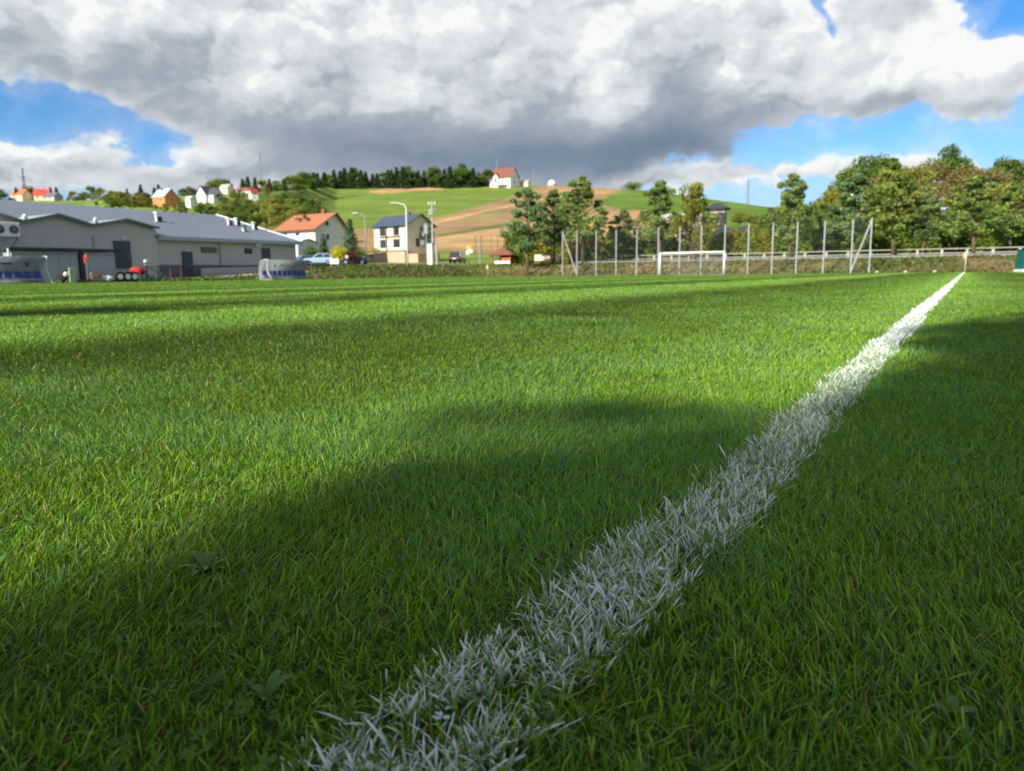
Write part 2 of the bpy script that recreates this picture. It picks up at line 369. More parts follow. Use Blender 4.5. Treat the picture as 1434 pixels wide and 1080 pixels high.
# ------------------------------------------------------------------ pitch
def pitch():
    m = bpy.data.materials.new('pitch_turf'); m.use_nodes = True; t = NT(m.node_tree); b = t.n['Principled BSDF']
    b.inputs['Roughness'].default_value = .9; b.inputs['Specular IOR Level'].default_value = .15
    tc = t.n.new('ShaderNodeTexCoord'); o3 = tc.outputs['Object']
    s = t.v('DOT_PRODUCT', o3, tuple(N)); L = t.v('DOT_PRODUCT', o3, tuple(T))
    sl_ = t.comb(s, t.m('MULTIPLY', L, .18), 0.0)
    big = t.noise(sl_, .55, 4, .6); mid = t.noise(o3, 3.0, 6, .65); fine = t.noise(o3, 60, 4, .7)
    st = t.m('MULTIPLY', t.m('SINE', t.m('ADD', t.m('MULTIPLY', s, 2*math.pi/4.4), t.m('MULTIPLY', big, 1.4))), .24)
    f = t.m('ADD', 1.0, t.m('ADD', st, t.m('ADD', t.m('MULTIPLY', t.m('SUBTRACT', mid, .5), .5), t.m('MULTIPLY', t.m('SUBTRACT', fine, .5), .8))))
    c = t.mix(t.noise(o3, .25, 4, .6), (.045, .075, .014, 1), (.065, .095, .020, 1))
    t.l.new(t.v('SCALE', c, f), b.inputs['Base Color'])
    bn = t.n.new('ShaderNodeBump'); bn.inputs['Strength'].default_value = .9; bn.inputs['Distance'].default_value = .03
    t.l.new(fine, bn.inputs['Height']); t.l.new(bn.outputs[0], b.inputs['Normal'])
    # sheet: field rectangle, gently rolling
    Ls = np.concatenate([np.arange(-30, 10, .5), np.arange(10, 86.6, 1.2)]); ss = np.concatenate([np.arange(-20, 10, .5), np.arange(10, 57, 1.2)])
    A, B = np.meshgrid(Ls, ss); X = T.x*A+N.x*(B+S0); Y = T.y*A+N.y*(B+S0)
    V = np.stack([X, Y, np.zeros_like(X)], -1).reshape(-1, 3); nl = len(Ls)
    i = (np.arange(len(ss)-1)[:, None]*nl+np.arange(nl-1)[None, :]).ravel()
    tag(npmesh('pitch', V, np.stack([i, i+1, i+nl+1, i+nl], -1), m), kind='structure')
pitch()
def leanfield(x, y):
    return fbm(x*2.2, y*2.2, 51)-.47, fbm(x*2.2, y*2.2, 77)-.47
def wob(L): return np.interp(L, [.3, .6, .95, 1.5, 2.6], [.016, .003, -.010, -.004, 0])+.012*(vnoise(L*2.2, L*0, 5)-.5)
def blades(x, y, dist, painted=False, seed=0):
    n = len(x); g = np.random.default_rng(100+seed)
    s = x*N.x+y*N.y-S0; L = x*T.x+y*T.y
    patch = fbm(x*2.2, y*2.2, 5); patch2 = fbm(x*.35, y*.35, 8); tuft = vnoise(x*14, y*14, 3)
    ln = (.0092+.0118*g.random(n)**1.6)*(.72+.6*patch+.25*tuft); ln *= np.where(g.random(n) < .05, 1.45, 1)
    if painted: ln *= 1.12
    wd = (.0008+.0013*g.random(n)**1.4)*np.where(painted, 1.5, 1.0)
    wd = wd*np.maximum(1, dist/1.5)**.9
    ln = ln*np.minimum(1.35, np.maximum(1, dist/6)**.12)
    l1, l2 = leanfield(x, y)
    th = g.random(n)*2*np.pi; la = .10+1.25*g.random(n)**1.2
    if painted: la = .25+.85*g.random(n)
    dx = np.cos(th)*la+l1*1.6; dy = np.sin(th)*la+l2*1.6
    stripe = np.sin(s*2*np.pi/4.4+1.0+1.0*patch2+.5*np.sin(s*2.1))
    dx += T.x*stripe*.32; dy += T.y*stripe*.32
    bend = .1+.5*g.random(n)
    wa = g.random(n)*2*np.pi; wx, wy = np.cos(wa), np.sin(wa)
    rows = [0, .38, .74, 1.0]; wf = np.stack([.85*np.ones(n), np.ones(n), .8*np.ones(n), np.where(g.random(n) < .35, .45, .08)], 1)
    V = np.zeros((n, 8, 3), dtype=np.float32)
    h = np.sqrt(1/(1+dx*dx+dy*dy))
    tw = (g.random(n)-.5)*1.2
    for k, t in enumerate(rows):
        hx = (dx*t*(1+bend*t))*ln*h; hy = (dy*t*(1+bend*t))*ln*h; zz = ln*h*t*(1-.35*bend*t*np.minimum(1, np.hypot(dx, dy)))
        a = wa+tw*t; w = wd*wf[:, k]*.5
        V[:, 2*k, 0] = x+hx-np.cos(a)*w; V[:, 2*k, 1] = y+hy-np.sin(a)*w; V[:, 2*k, 2] = zz
        V[:, 2*k+1, 0] = x+hx+np.cos(a)*w; V[:, 2*k+1, 1] = y+hy+np.sin(a)*w; V[:, 2*k+1, 2] = zz
    V[:, :2, 2] -= .004
    base = np.arange(n, dtype=np.int64)[:, None]*8
    Fq = np.concatenate([base+np.array([[0, 1, 3, 2]]), base+np.array([[2, 3, 5, 4]]), base+np.array([[4, 5, 7, 6]])], 1).reshape(-1, 4)
    # colours
    c1 = np.array([.160, .295, .010]); c2 = np.array([.078, .180, .012]); c3 = np.array([.230, .340, .050]); c4 = np.array([.105, .215, .075])
    q = g.random(n)[:, None]; cc = c1*(1-q)+c2*q
    q = (g.random(n) < .25)[:, None]; cc = np.where(q, c3, cc); q = (g.random(n) < .20+.25*(patch > .5))[:, None]; cc = np.where(q, c4, cc)
    cc = cc*(1+.38*stripe+.55*(patch-.47)+.35*(patch2-.47))[:, None]*(.82+.4*g.random(n))[:, None]
    dry = g.random(n) < .010+.02*(patch2 > .6); cc = np.where(dry[:, None], np.array([.36, .25, .09])*(.6+.6*g.random(n))[:, None], cc)
    orange = g.random(n) < .0012; cc = np.where(orange[:, None], np.array([.5, .22, .04]), cc)
    col = np.repeat(cc[:, None, :], 8, 1)
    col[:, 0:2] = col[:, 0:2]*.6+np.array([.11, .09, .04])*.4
    col[:, 6:8] = np.where((g.random(n) < .3)[:, None, None], col[:, 6:8]*.6+np.array([.3, .27, .13])*.4, col[:, 6:8])
    if painted:
        wht = np.array([.86, .89, .90])*(.78+.22*g.random(n))[:, None]
        st = g.random(n); cov = g.random(n)
        for k in range(4):
            on_ = ((k/3.0 >= st*.9-.25) & (cov > .14))[:, None, None]
            col[:, 2*k:2*k+2] = np.where(on_, wht[:, None, :], col[:, 2*k:2*k+2])
        half = (g.random(n) < .25)[:, None]      # brush missed one edge of the blade
        for k in range(4): col[:, 2*k] = np.where(half, cc, col[:, 2*k])
    return V.reshape(-1, 3), Fq, col.reshape(-1, 3)
def grass_mat(name, rough, trans):
    m = bpy.data.materials.new(name); m.use_nodes = True; t = NT(m.node_tree); b = t.n['Principled BSDF']
    a = t.n.new('ShaderNodeAttribute'); a.attribute_name = 'Col'
    t.l.new(a.outputs['Color'], b.inputs['Base Color']); b.inputs['Roughness'].default_value = rough; b.inputs['Specular IOR Level'].default_value = .14
    tr = t.n.new('ShaderNodeBsdfTranslucent'); t.l.new(t.v('MULTIPLY', a.outputs['Color'], (1.2, 1.35, .45)), tr.inputs[0])
    mx = t.n.new('ShaderNodeMixShader'); mx.inputs[0].default_value = trans
    t.l.new(b.outputs[0], mx.inputs[1]); t.l.new(tr.outputs[0], mx.inputs[2]); t.l.new(mx.outputs[0], t.n['Material Output'].inputs[0])
    return m
LW = .045      # half width of the painted line
def grass():
    g = np.random.default_rng(5)
    RHO = 90000
    # near block
    nn = int(6.0*1.8*RHO*.55); x = g.uniform(-2.7, 3.3, nn*2)[:nn]; y = g.uniform(.12, 1.9, nn)
    keep = (x > -.75*y-1.2) & (x < .75*y+1.9); x, y = x[keep], y[keep]
    # receding part: p(y) ~ y^-0.9
    nf = 1350000; u = g.random(nf); a, b = 1.9**.1, 96**.1; yy = (a+(b-a)*u)**10
    xx = (g.uniform(-1, 1, nf))*(.80*yy+1.1)+.35
    ne_ = 150000; xe_ = g.uniform(-1.15, 1.35, ne_); ye_ = .1+1.25*g.random(ne_)**1.25
    x = np.concatenate([x, xx, xe_]); y = np.concatenate([y, yy, ye_])
    s = x*N.x+y*N.y-S0; L = x*T.x+y*T.y
    ins = (s < 55.5) & (L < 85.8) & (s > -18)
    clump = fbm(x*5, y*5, 12); ins &= (g.random(len(x)) < .55+1.1*(clump-.2))
    off = s-wob(L); lw = LW*(1+.25*(vnoise(L*9, s*0, 4)-.5))
    far = np.hypot(x, y)
    pl = (np.abs(off) < lw*(.9+.3*g.random(len(x)))) & ((g.random(len(x)) < .35) | (far > 3))
    pm = ins & ~pl
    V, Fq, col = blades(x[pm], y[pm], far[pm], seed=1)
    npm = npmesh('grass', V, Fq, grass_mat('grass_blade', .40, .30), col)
    tag(npm, 'short mown green grass of the football pitch with clover and dry blades', 'grass', kind='stuff')
    # painted blades: those inside plus extra density along the line
    ne = 42000; u = g.random(ne); a, b = .25**.25, 82**.25; Le = (a+(b-a)*u)**4
    se = (g.random(ne)*2-1)*LW*(1+.18*g.standard_normal(ne)); se += wob(Le)
    xe = T.x*Le+N.x*(se+S0); ye = T.y*Le+N.y*(se+S0)
    k = vnoise(xe*24, ye*24, 6)+.5*vnoise(xe*60, ye*60, 9) > .68; k |= (Le > 2.2+g.random(len(Le))*2)
    xe, ye = xe[k], ye[k]
    xp = np.concatenate([x[ins & pl], xe]); yp = np.concatenate([y[ins & pl], ye])
    kk = (xp*T.x+yp*T.y < 82.0)&(xp*T.x+yp*T.y > -.5); xp, yp = xp[kk], yp[kk]
    V, Fq, col = blades(xp, yp, np.minimum(np.hypot(xp, yp), 14), painted=True, seed=2)
    o = npmesh('touchline', V, Fq, grass_mat('painted_blade', .6, .12), col)
    tag(o, 'white painted touchline of chalky grass blades running away to the corner flag', 'line marking', kind='stuff')
grass()
def paint_lines():
    """thin chalk sheets lying in the turf: far part of the touchline, goal line, penalty box and far touchline"""
    m = bpy.data.materials.new('line_chalk'); m.use_nodes = True; t = NT(m.node_tree); b = t.n['Principled BSDF']; b.inputs['Roughness'].default_value = .9
    tc = t.n.new('ShaderNodeTexCoord'); n = t.noise(tc.outputs['Object'], 34, 5, .7)
    t.l.new(t.mix(t.ss(n, .36, .5), (.16, .22, .07, 1), (.52, .54, .53, 1)), b.inputs['Base Color'])
    def strip(name, a, b_, w, z, seg=.25):
        a = np.array(a); b_ = np.array(b_); d = b_-a; ln = np.hypot(*d); d = d/ln; q = np.array([-d[1], d[0]]); k = max(2, int(ln/seg))
        tt = np.linspace(0, ln, k+1); e1 = w*(1+.35*(fbm(tt*4, tt*0, 3)-.5)); e2 = w*(1+.35*(fbm(tt*4, tt*0+7, 9)-.5))
        c = a[None]+d[None]*tt[:, None]; w1 = c+q*e1[:, None]; w2 = c-q*e2[:, None]
        if name == 'touchline_chalk':
            pass
        V = np.zeros((2*(k+1), 3)); 
        for j, cc in ((0, w1), (1, w2)):
            for i in range(k+1):
                v = fld(cc[i][0], cc[i][1]); V[2*i+j] = (v.x, v.y, z)
        i = np.arange(k)*2; tag(npmesh(name, V, np.stack([i, i+1, i+3, i+2], -1), m), kind='structure')
    strip('touchline_chalk', (3.2, 0), (82, 0), .042, .014, .15)
    strip('goal_line', (82, 0), (82, 52), .06, .016)
    strip('far_touchline', (0, 52), (82, 52), .07, .026)
    strip('halfway_line', (30, 0.5), (30, 52), .06, .026)
    strip('penalty_area_line', (65.5, 9), (65.5, 43), .06, .026); strip('penalty_area_line', (65.5, 9), (82, 9), .06, .026)
paint_lines()
def clover():
    g = np.random.default_rng(9); Vs = []; Fs = []; Cs = []; k = 0
    def leaf(c, nrm, rad, nl, colr):
        nonlocal k
        u = nrm.orthogonal().normalized(); w = nrm.cross(u); a0 = g.random()*6.28
        for j in range(nl):
            a = a0+j*2*math.pi/nl; d = u*math.cos(a)+w*math.sin(a); e = nrm.cross(d)
            pts = [c, c+d*rad*.45+e*rad*.42+nrm*rad*.12, c+d*rad*.95+e*rad*.36+nrm*rad*.16, c+d*rad*.86+nrm*rad*.05, c+d*rad*.95-e*rad*.36+nrm*rad*.16, c+d*rad*.45-e*rad*.42+nrm*rad*.12]
            for p in pts: Vs.append(tuple(p)); Cs.append(colr)
            Fs.append((k, k+1, k+2, k+3)); Fs.append((k, k+3, k+4, k+5)); k += 6
    n = 0
    while n < 520:
        y = .3+2.2*g.random()**1.3; x = g.uniform(-1, 1)*(.75*y+.25)
        if fbm(np.array([x*3.]), np.array([y*3.]), 40)[0] < .50+.05*g.random(): 
            if g.random() > .06: continue
        s = x*N.x+y*N.y-S0
        c0 = np.array([.08, .16, .02])*(.7+.7*g.random())
        if abs(s) < LW*.9: c0 = np.array([.55, .62, .6]) if g.random() < .25 else c0
        nrm = Vector((g.normal()*.35, g.normal()*.35-.15, 1)).normalized()
        leaf(Vector((x, y, .014+.016*g.random())), nrm, .0036+.0032*g.random(), 3, tuple(c0)); n += 1
    tag(npmesh('clover', np.array(Vs), np.array(Fs), grass_mat('clover_leaf', .5, .25), np.array(Cs)), 'small three leaved clover scattered low in the near grass', 'clover', kind='stuff')
clover()
def weed(name, loc, n, ln, wd, col, label, lift=.5, rz=0):
    """rosette of broad leaves"""
    g = np.random.default_rng(int(abs(loc[0])*1000)+3); mb = MB()
    for j in range(n):
        a = rz+j*2.4+g.random()*.6; d = Vector((math.cos(a), math.sin(a), 0)); e = Vector((-d.y, d.x, 0)); l = ln*(.6+.6*g.random()); lf = lift*(.5+g.random()); seg = 5; vs = []; fs = []
        for i in range(seg+1):
            t_ = i/seg; c = d*l*t_+Vector((0, 0, .003+lf*l*math.sin(t_*1.9)*.8)); w = wd*math.sin(math.pi*min(.97, .12+t_*.86))**.8*(1-.15*t_)
            vs += [c+e*w+Vector((0, 0, w*.35)), c, c-e*w+Vector((0, 0, w*.35))]
        for i in range(seg):
            for q in (0, 1): fs.append((3*i+q, 3*i+q+1, 3*i+q+4, 3*i+q+3))
        mb.add(vs, fs)
    o = mb.obj(name, col, smooth=True); o.location = loc; tag(o, label, 'weed'); return o
wg = mat('weed_leaf', (.085, .185, .025), .45, .25, 60, spec=.5, trans=.2)
ww = mat('weed_leaf_painted', (.72, .76, .80), .6, .25, 90, trans=.1)
weed('plantain', G(850, 850, .0), 9, .022, .0024, ww, 'plantain rosette coated in white paint on the near touchline', .7)
weed('plantain', G(905, 815, .0), 6, .02, .0026, ww, 'smaller white painted plantain at the right edge of the line', .9)
weed('dandelion', G(290, 805, .0), 8, .024, .0045, wg, 'broad leaved green weed in the shaded grass left of the line', .6)
weed('dandelion', G(990, 790, .0), 7, .027, .003, wg, 'dark leafy weed beside the right edge of the line', .8)
weed('plantain', G(1010, 812, .0), 9, .04, .0012, wg, 'tuft of long thin blades just right of the line', .9)
weed('dandelion', G(375, 985, .0), 6, .016, .004, wg, 'broad leaved weed near the lower left of the line', .6)
weed('dandelion', G(1330, 1010, .0), 6, .016, .004, wg, 'round leaved weed in the dark grass at lower right', .6)
# ------------------------------------------------------------------ trees
def leafmat(name, rough=.6, trans=.28):
    return mat(name, (0, 0, 0), rough, .08, 1.5, attr=True, spec=.2, trans=trans)
LM = leafmat('foliage'); BARK = mat('bark', (.10, .08, .06), .9, .3, 4, bump=.6, stretch=(1, 1, .25)); PBARK = mat('pine_bark', (.13, .09, .062), .9, .3, 4, bump=.6, stretch=(1, 1, .25))
def cards(Cn, size, g, col, vary=.3, flat=0.0, ups=None):
    n = len(Cn); nr = g.normal(size=(n, 3)); nr[:, 2] = nr[:, 2]*(1+flat)+flat; nr /= np.linalg.norm(nr, axis=1)[:, None]
    r = g.normal(size=(n, 3)); u = np.cross(nr, r); u /= np.linalg.norm(u, axis=1)[:, None]; w = np.cross(nr, u)
    col = np.asarray(col)*np.array([2.15, 2.05, 1.45])
    sz = size*(.6+.8*g.random(n))[:, None]; a = sz*(.9+.3*g.random(n))[:, None]; b = sz*.62
    V = np.stack([Cn-u*a, Cn-w*b+nr*sz*.15, Cn+u*a, Cn+w*b+nr*sz*.15], 1).reshape(-1, 3)
    col = np.asarray(col); cc = (col if col.ndim == 2 else np.tile(col, (n, 1)))*(1-vary+2*vary*g.random(n))[:, None]
    return V, np.repeat(cc, 4, 0)
def crown(name, V, cc, parent):
    n = len(V)//4; return npmesh(name, V, np.arange(n*4).reshape(-1, 4), LM, cc, parent=parent)
def lump_pts(g, c, r, n, shell=.55):
    d = g.normal(size=(n, 3)); d /= np.linalg.norm(d, axis=1)[:, None]
    return np.array(c)+d*np.array(r)*(shell+(1-shell)*g.random(n)**.7)[:, None]
HID = (0, 0, -500)
def make_pine(seed, H=10.0, col=(.075, .115, .042), lean=.4):
    g = np.random.default_rng(seed); root = empty('pine_tree', HID)
    tp = [(lean*.0, 0, -.4), (lean*.1, 0, H*.2), (lean*.5, .1, H*.45), (lean*.3, .2, H*.7), (lean*.4, .1, H*.93)]
    mb = MB(); mb.tube(tp, [H*.02, H*.018, H*.014, H*.009, H*.003], 8)
    Vs = []; Cs = []; npad = 46
    for k in range(npad):
        f = (k+.5)/npad; z = H*(.26+.72*f**.9); a = k*2.399+g.random(); ex = (1-f)**.5*min(1, .45+2.2*f)
        rr = H*(.35*ex*(.30+.85*g.random())) if f < .93 else H*.02
        x0 = np.interp(z, [p[2] for p in tp], [p[0] for p in tp]); c = (x0+math.cos(a)*rr, math.sin(a)*rr, z+rr*.10+g.normal()*.15)
        mb.tube([(x0, 0, z-rr*.25), (x0+math.cos(a)*rr*.5, math.sin(a)*rr*.5, z-rr*.02), c], [H*.006, H*.0045, H*.002], 5, cap=False)
        pr = H*(.045+.045*g.random())*(1.2-.55*f); n = 130
        q = lump_pts(g, c, (pr*1.25, pr*1.25, pr*.62), n, .25)
        cl = np.array(col)*(.75+.55*g.random()); cl = cl+np.array([.03, .012, 0])*max(0, g.normal()*.7)
        v, cc = cards(q, H*.0165, g, cl, .35); Vs.append(v); Cs.append(cc)
    mb.obj('trunk', PBARK, root, smooth=True); crown('crown', np.concatenate(Vs), np.clip(np.concatenate(Cs), .005, 1), root)
    root['H'] = H; return root
def make_spruce(seed, H=10.0, col=(.028, .055, .026), R0=.19):
    g = np.random.default_rng(seed); root = empty('spruce_tree', HID)
    MB().tube([(0, 0, -.4), (0, 0, H*.5), (.05, 0, H*.98)], [H*.016, H*.01, H*.002], 7).obj('trunk', BARK, root, smooth=True)
    Vs = []; Cs = []; nl = 17
    for k in range(nl):
        f = k/nl; z = H*(.06+.92*f); Rr = H*R0*(1-f)**.85*(.8+.35*g.random()); nb = max(4, int(11*(1-f)+3))
        for j in range(nb):
            a = j*2*math.pi/nb+g.random(); L_ = Rr*(.75+.4*g.random()); m = 34; t_ = g.random(m)**.7
            p = np.stack([np.cos(a)*L_*t_, np.sin(a)*L_*t_, z-t_*L_*.42+.0*t_], 1)+g.normal(size=(m, 3))*H*.014
            v, cc = cards(p, H*.017, g, np.array(col)*(.7+.6*g.random()), .3); Vs.append(v); Cs.append(cc)
    crown('crown', np.concatenate(Vs), np.concatenate(Cs), root); root['H'] = H; return root
def make_broad(seed, H=10.0, col=(.07, .10, .025), wdt=.36, bare=.14, n=24, leaves=210, shell=.45, name='leafy_tree'):
    g = np.random.default_rng(seed); root = empty(name, HID); mb = MB()
    mb.tube([(0, 0, -.4), (.1, 0, H*.18), (.05, .1, H*.45), (0, 0, H*.8)], [H*.026, H*.02, H*.013, H*.004], 8)
    Vs = []; Cs = []
    for k in range(n):
        a = k*2.399; f = g.random(); z = H*(bare+.12+(.80-bare)*f); ex = math.sin(math.pi*min(1, .22+.72*f)); rr = H*wdt*ex*(.25+.7*g.random()); c = (math.cos(a)*rr, math.sin(a)*rr, z)
        mb.tube([(0, 0, max(H*.12, z-rr*.9)), (c[0]*.5, c[1]*.5, z-rr*.3), c], [H*.009, H*.006, H*.002], 5, cap=False)
        pr = H*(.09+.07*g.random()); q = lump_pts(g, c, (pr*1.1, pr*1.1, pr*.85), leaves, shell)
        q = q[q[:, 2] > H*bare*.6]
        cl = np.array(col)*(.75+.5*g.random()); v, cc = cards(q, H*.019, g, cl, .35); Vs.append(v); Cs.append(cc)
    mb.obj('trunk', BARK, root, smooth=True); crown('crown', np.concatenate(Vs), np.concatenate(Cs), root); root['H'] = H; return root
def make_thuja(seed, col=(.035, .075, .018), H=4.0, R0=.20, name='thuja'):
    g = np.random.default_rng(seed); root = empty(name, HID)
    MB().tube([(0, 0, -.3), (0, 0, H*.6)], [.07, .03], 6).obj('trunk', BARK, root)
    n = 2400; f = g.random(n)**.9; a = g.random(n)*6.283; prof = np.minimum(1, (1-f)**.45*1.25)*(.75+.25*np.minimum(1, f*5)); lumps = 1+.16*np.sin(a*5+f*9)
    rr = H*R0*prof*lumps*(.72+.28*g.random(n)); p = np.stack([np.cos(a)*rr, np.sin(a)*rr, f*H], 1)
    v, cc = cards(p, H*.032, g, np.array(col)[None]*(.7+.6*vnoise(a*2, f*9, 4))[:, None], .35); crown('crown', v, cc, root); root['H'] = H; return root
def make_bush(seed, col, H=2.0, asp=.9, name='bush', leaves=1700):
    g = np.random.default_rng(seed); root = empty(name, HID); mb = MB(); Vs = []; Cs = []
    for k in range(9):
        a = k*2.4; rr = H*asp*.5*g.random(); c = (math.cos(a)*rr, math.sin(a)*rr, H*(.3+.4*g.random())); mb.tube([(0, 0, -.2), c], [.04, .015], 5)
        q = lump_pts(g, c, (H*.32*asp, H*.32*asp, H*.32), leaves//9, .4); q = q[q[:, 2] > 0]
        v, cc = cards(q, H*.035, g, np.array(col)*(.75+.5*g.random()), .35); Vs.append(v); Cs.append(cc)
    mb.obj('stem', BARK, root); crown('foliage', np.concatenate(Vs), np.concatenate(Cs), root); root['H'] = H; return root
PROTO = {
 'pine': [make_pine(1), make_pine(2, lean=-.5), make_pine(3, col=(.085, .12, .035), lean=.9)],
 'bluepine': [make_pine(4, col=(.055, .10, .055), lean=.1), make_pine(5, col=(.06, .10, .05))],
 'spruce': [make_spruce(6), make_spruce(7, R0=.22), make_spruce(8, col=(.035, .06, .022), R0=.16)],
 'bluespruce': [make_spruce(9, col=(.045, .085, .06), R0=.24)],
 'dark': [make_broad(10, col=(.045, .085, .02)), make_broad(11, col=(.05, .08, .02), wdt=.42)],
 'olive': [make_broad(12, col=(.095, .11, .025), wdt=.38), make_broad(13, col=(.11, .115, .03), wdt=.42, bare=.02)],
 'brown': [make_broad(14, col=(.095, .085, .045), leaves=120, wdt=.34), make_broad(15, col=(.10, .09, .042), leaves=130, wdt=.38)],
 'pale': [make_broad(16, col=(.15, .15, .05), wdt=.34, bare=.0), make_broad(17, col=(.13, .14, .045), wdt=.3, bare=.0)],
 'thuja': [make_thuja(18, col=(.06, .10, .018), R0=.24), make_thuja(19, col=(.075, .115, .018), R0=.24)],
 'ythuja': [make_thuja(20, col=(.12, .12, .015), R0=.24), make_thuja(21, col=(.08, .11, .016), R0=.22)],
 'ybush': [make_bush(22, (.22, .22, .015))], 'pbush': [make_bush(23, (.055, .02, .03))], 'gbush': [make_bush(24, (.05, .09, .02)), make_bush(25, (.09, .11, .03))],
}
USED = {}; TREES = []
VHOUSE = [(37, 15, 280), (66, 14, 279), (82, 9, 280), (236, 20, 288), (293, 11, 283), (304, 9, 283), (322, 8, 270), (346, 12, 268), (359, 6, 282), (271, 6, 291)]
def rpy(px, py):
    a, t = azt(px, py); rr = np.arange(105, float(DR(a)), 1.5); zz = hgt(rr*math.sin(a), rr*math.cos(a)); k = np.nonzero((zz-CAMH)/rr >= t)[0]
    return float(rr[k[0]]) if len(k) else float(DR(a))
def plant(kind, px, ytop, r, label, cat='tree', group=None, var=None, wide=1.0):
    a0_ = azt(px, 290)[0]; dmax = float(DR(a0_)); r = dmax+10+((px*7) % 13) if r > dmax+12 else r
    if group == 'trees among the hillside houses':
        for (hx, hw_, hb) in VHOUSE:
            if abs(px-hx) < hw_+6 and r < rpy(hx, hb): ytop = max(ytop, hb-3)
        if ytop > 294: return None
    ps = PROTO[kind]; k = (len(TREES) if var is None else var) % len(ps); pr = ps[k]
    loc = on(px, r); a, tt = azt(px, ytop); h = CAMH+r*tt-loc.z
    if (kind, k) in USED: o = copy_tree(pr)
    else: o = pr; USED[(kind, k)] = 1
    s = h/(pr['H']*.98); o.location = loc; o.rotation_euler = (0, 0, (len(TREES)*1.7) % 6.28); o.scale = (s*wide, s*wide, s)
    tag(o, label, cat, group); TREES.append(o); return o
# pines standing on the bank and behind the ball fence
for px, yt, r, kd, v, w, lb in [
    (738, 264, 101, 'bluepine', 0, .85, 'slender blue green pine left of the pair beside the red hut'),
    (776, 268, 108, 'bluepine', 1, .9, 'small bluish pine between the slender pine and the tallest pine of the left clump'),
    (816, 251, 104, 'pine', 0, 1.0, 'tallest pine of the clump left of the goal with spreading flat boughs'),
    (872, 296, 112, 'bluepine', 1, 1.1, 'low bluish pine between the left clump and the trees behind the goal'),
    (925, 257, 112, 'pine', 1, .9, 'airy pine directly above the left goalpost'),
    (968, 252, 106, 'olive', 0, .72, 'rounded green tree above the crossbar with bare lower trunk'),
    (1106, 247, 103, 'pine', 1, .86, 'pointed pine standing alone against the sky right of the goal'),
    (1148, 285, 112, 'pine', 0, 1.0, 'low spreading pine between the lone pointed pine and the braced fence post'),
    (1196, 244, 104, 'bluepine', 0, 1.0, 'dense bluish pine behind the right braced fence post'),
    (1252, 232, 101, 'pine', 2, 1.0, 'tall pine just right of the ball fence with a thick dark trunk'),
    (1293, 266, 104, 'bluepine', 1, .95, 'bluish pine between the two big pines on the right bank'),
    (1364, 250, 102, 'pine', 1, 1.15, 'wide pine with level boughs behind the corner flag'),
    (1415, 258, 110, 'pine', 0, 1.0, 'pine above the green container at the right edge'),
    (1330, 276, 112, 'pine', 2, .95, 'pale green pine left of the corner flag pine')]:
    plant(kd, px, yt, r, lb, 'pine tree', 'pines along the bank behind the goal', v, w)
# thuja hedge behind the railing, one plant at a time
n = 0
for i in range(33):
    px = 1072+i*11.6; yt = 303+4*math.sin(i*1.9)+random.uniform(-3, 3)
    plant('thuja', px, yt, 118, 'green thuja, %s from left in the hedge behind the railing' % ORD[i], 'hedge plant', 'thuja hedge behind the railing', i, 1.25)
for i in range(19):
    px = 722+i*19.2+random.uniform(-3, 3); yt = (318 if i % 3 else 326)+random.uniform(-4, 4)
    plant('ythuja' if (i*7) % 5 else 'thuja', px, yt, 116, 'golden thuja, %s from left in the row behind the goal' % ORD[i], 'hedge plant', 'golden thujas behind the goal', i, 1.3)
# wood on the right hill
wood = [(1170, 262, 150, 'olive'), (1150, 282, 160, 'gb'), (1190, 236, 175, 'dark'), (1205, 222, 200, 'dark'), (1232, 219, 210, 'dark'), (1218, 250, 150, 'brown'), (1248, 240, 165, 'brown'), (1276, 234, 185, 'olive'), (1300, 232, 190, 'brown'), (1322, 208, 215, 'dark'),
        (1338, 236, 190, 'brown'), (1360, 240, 180, 'brown'), (1385, 236, 195, 'brown'), (1400, 222, 220, 'dark'), (1424, 226, 220, 'dark'), (1432, 252, 165, 'brown'), (1450, 236, 190, 'dark'), (1240, 262, 140, 'olive'), (1266, 258, 150, 'dark'),
        (1290, 262, 145, 'pale'), (1316, 258, 150, 'brown'), (1345, 262, 140, 'olive'), (1372, 262, 150, 'olive'), (1398, 258, 145, 'pale'), (1420, 268, 140, 'olive'), (1180, 276, 138, 'olive'), (1210, 278, 138, 'dark'), (1130, 292, 150, 'olive'),
        (1305, 285, 128, 'dark'), (1345, 288, 128, 'olive'), (1385, 284, 128, 'dark'), (1255, 284, 128, 'olive'), (1480, 240, 180, 'brown'), (1500, 262, 140, 'olive'), (1265, 236, 205, 'olive'), (1350, 232, 225, 'brown'), (1160, 268, 190, 'dark'), (1375, 240, 215, 'olive')]
WN = {'dark': 'dark green leafy tree', 'olive': 'olive green leafy tree', 'brown': 'brownish half bare tree', 'pale': 'pale yellow green tree', 'gb': 'green bushy tree'}
wood.sort(key=lambda q: q[0]); cnt = {}
for px, yt, r, kd in wood:
    k2 = 'olive' if kd == 'gb' else kd; tier = 'upper' if r > 170 else ('middle' if r > 143 else 'lower'); c = cnt.get((kd, tier), 0); cnt[(kd, tier)] = c+1
    plant(k2, px, yt, r, '%s, %s such from left in the %s tier of the right wood' % (WN[kd], ORD[c], tier), 'tree', 'trees of the wood on the right hill', None, 1.05)
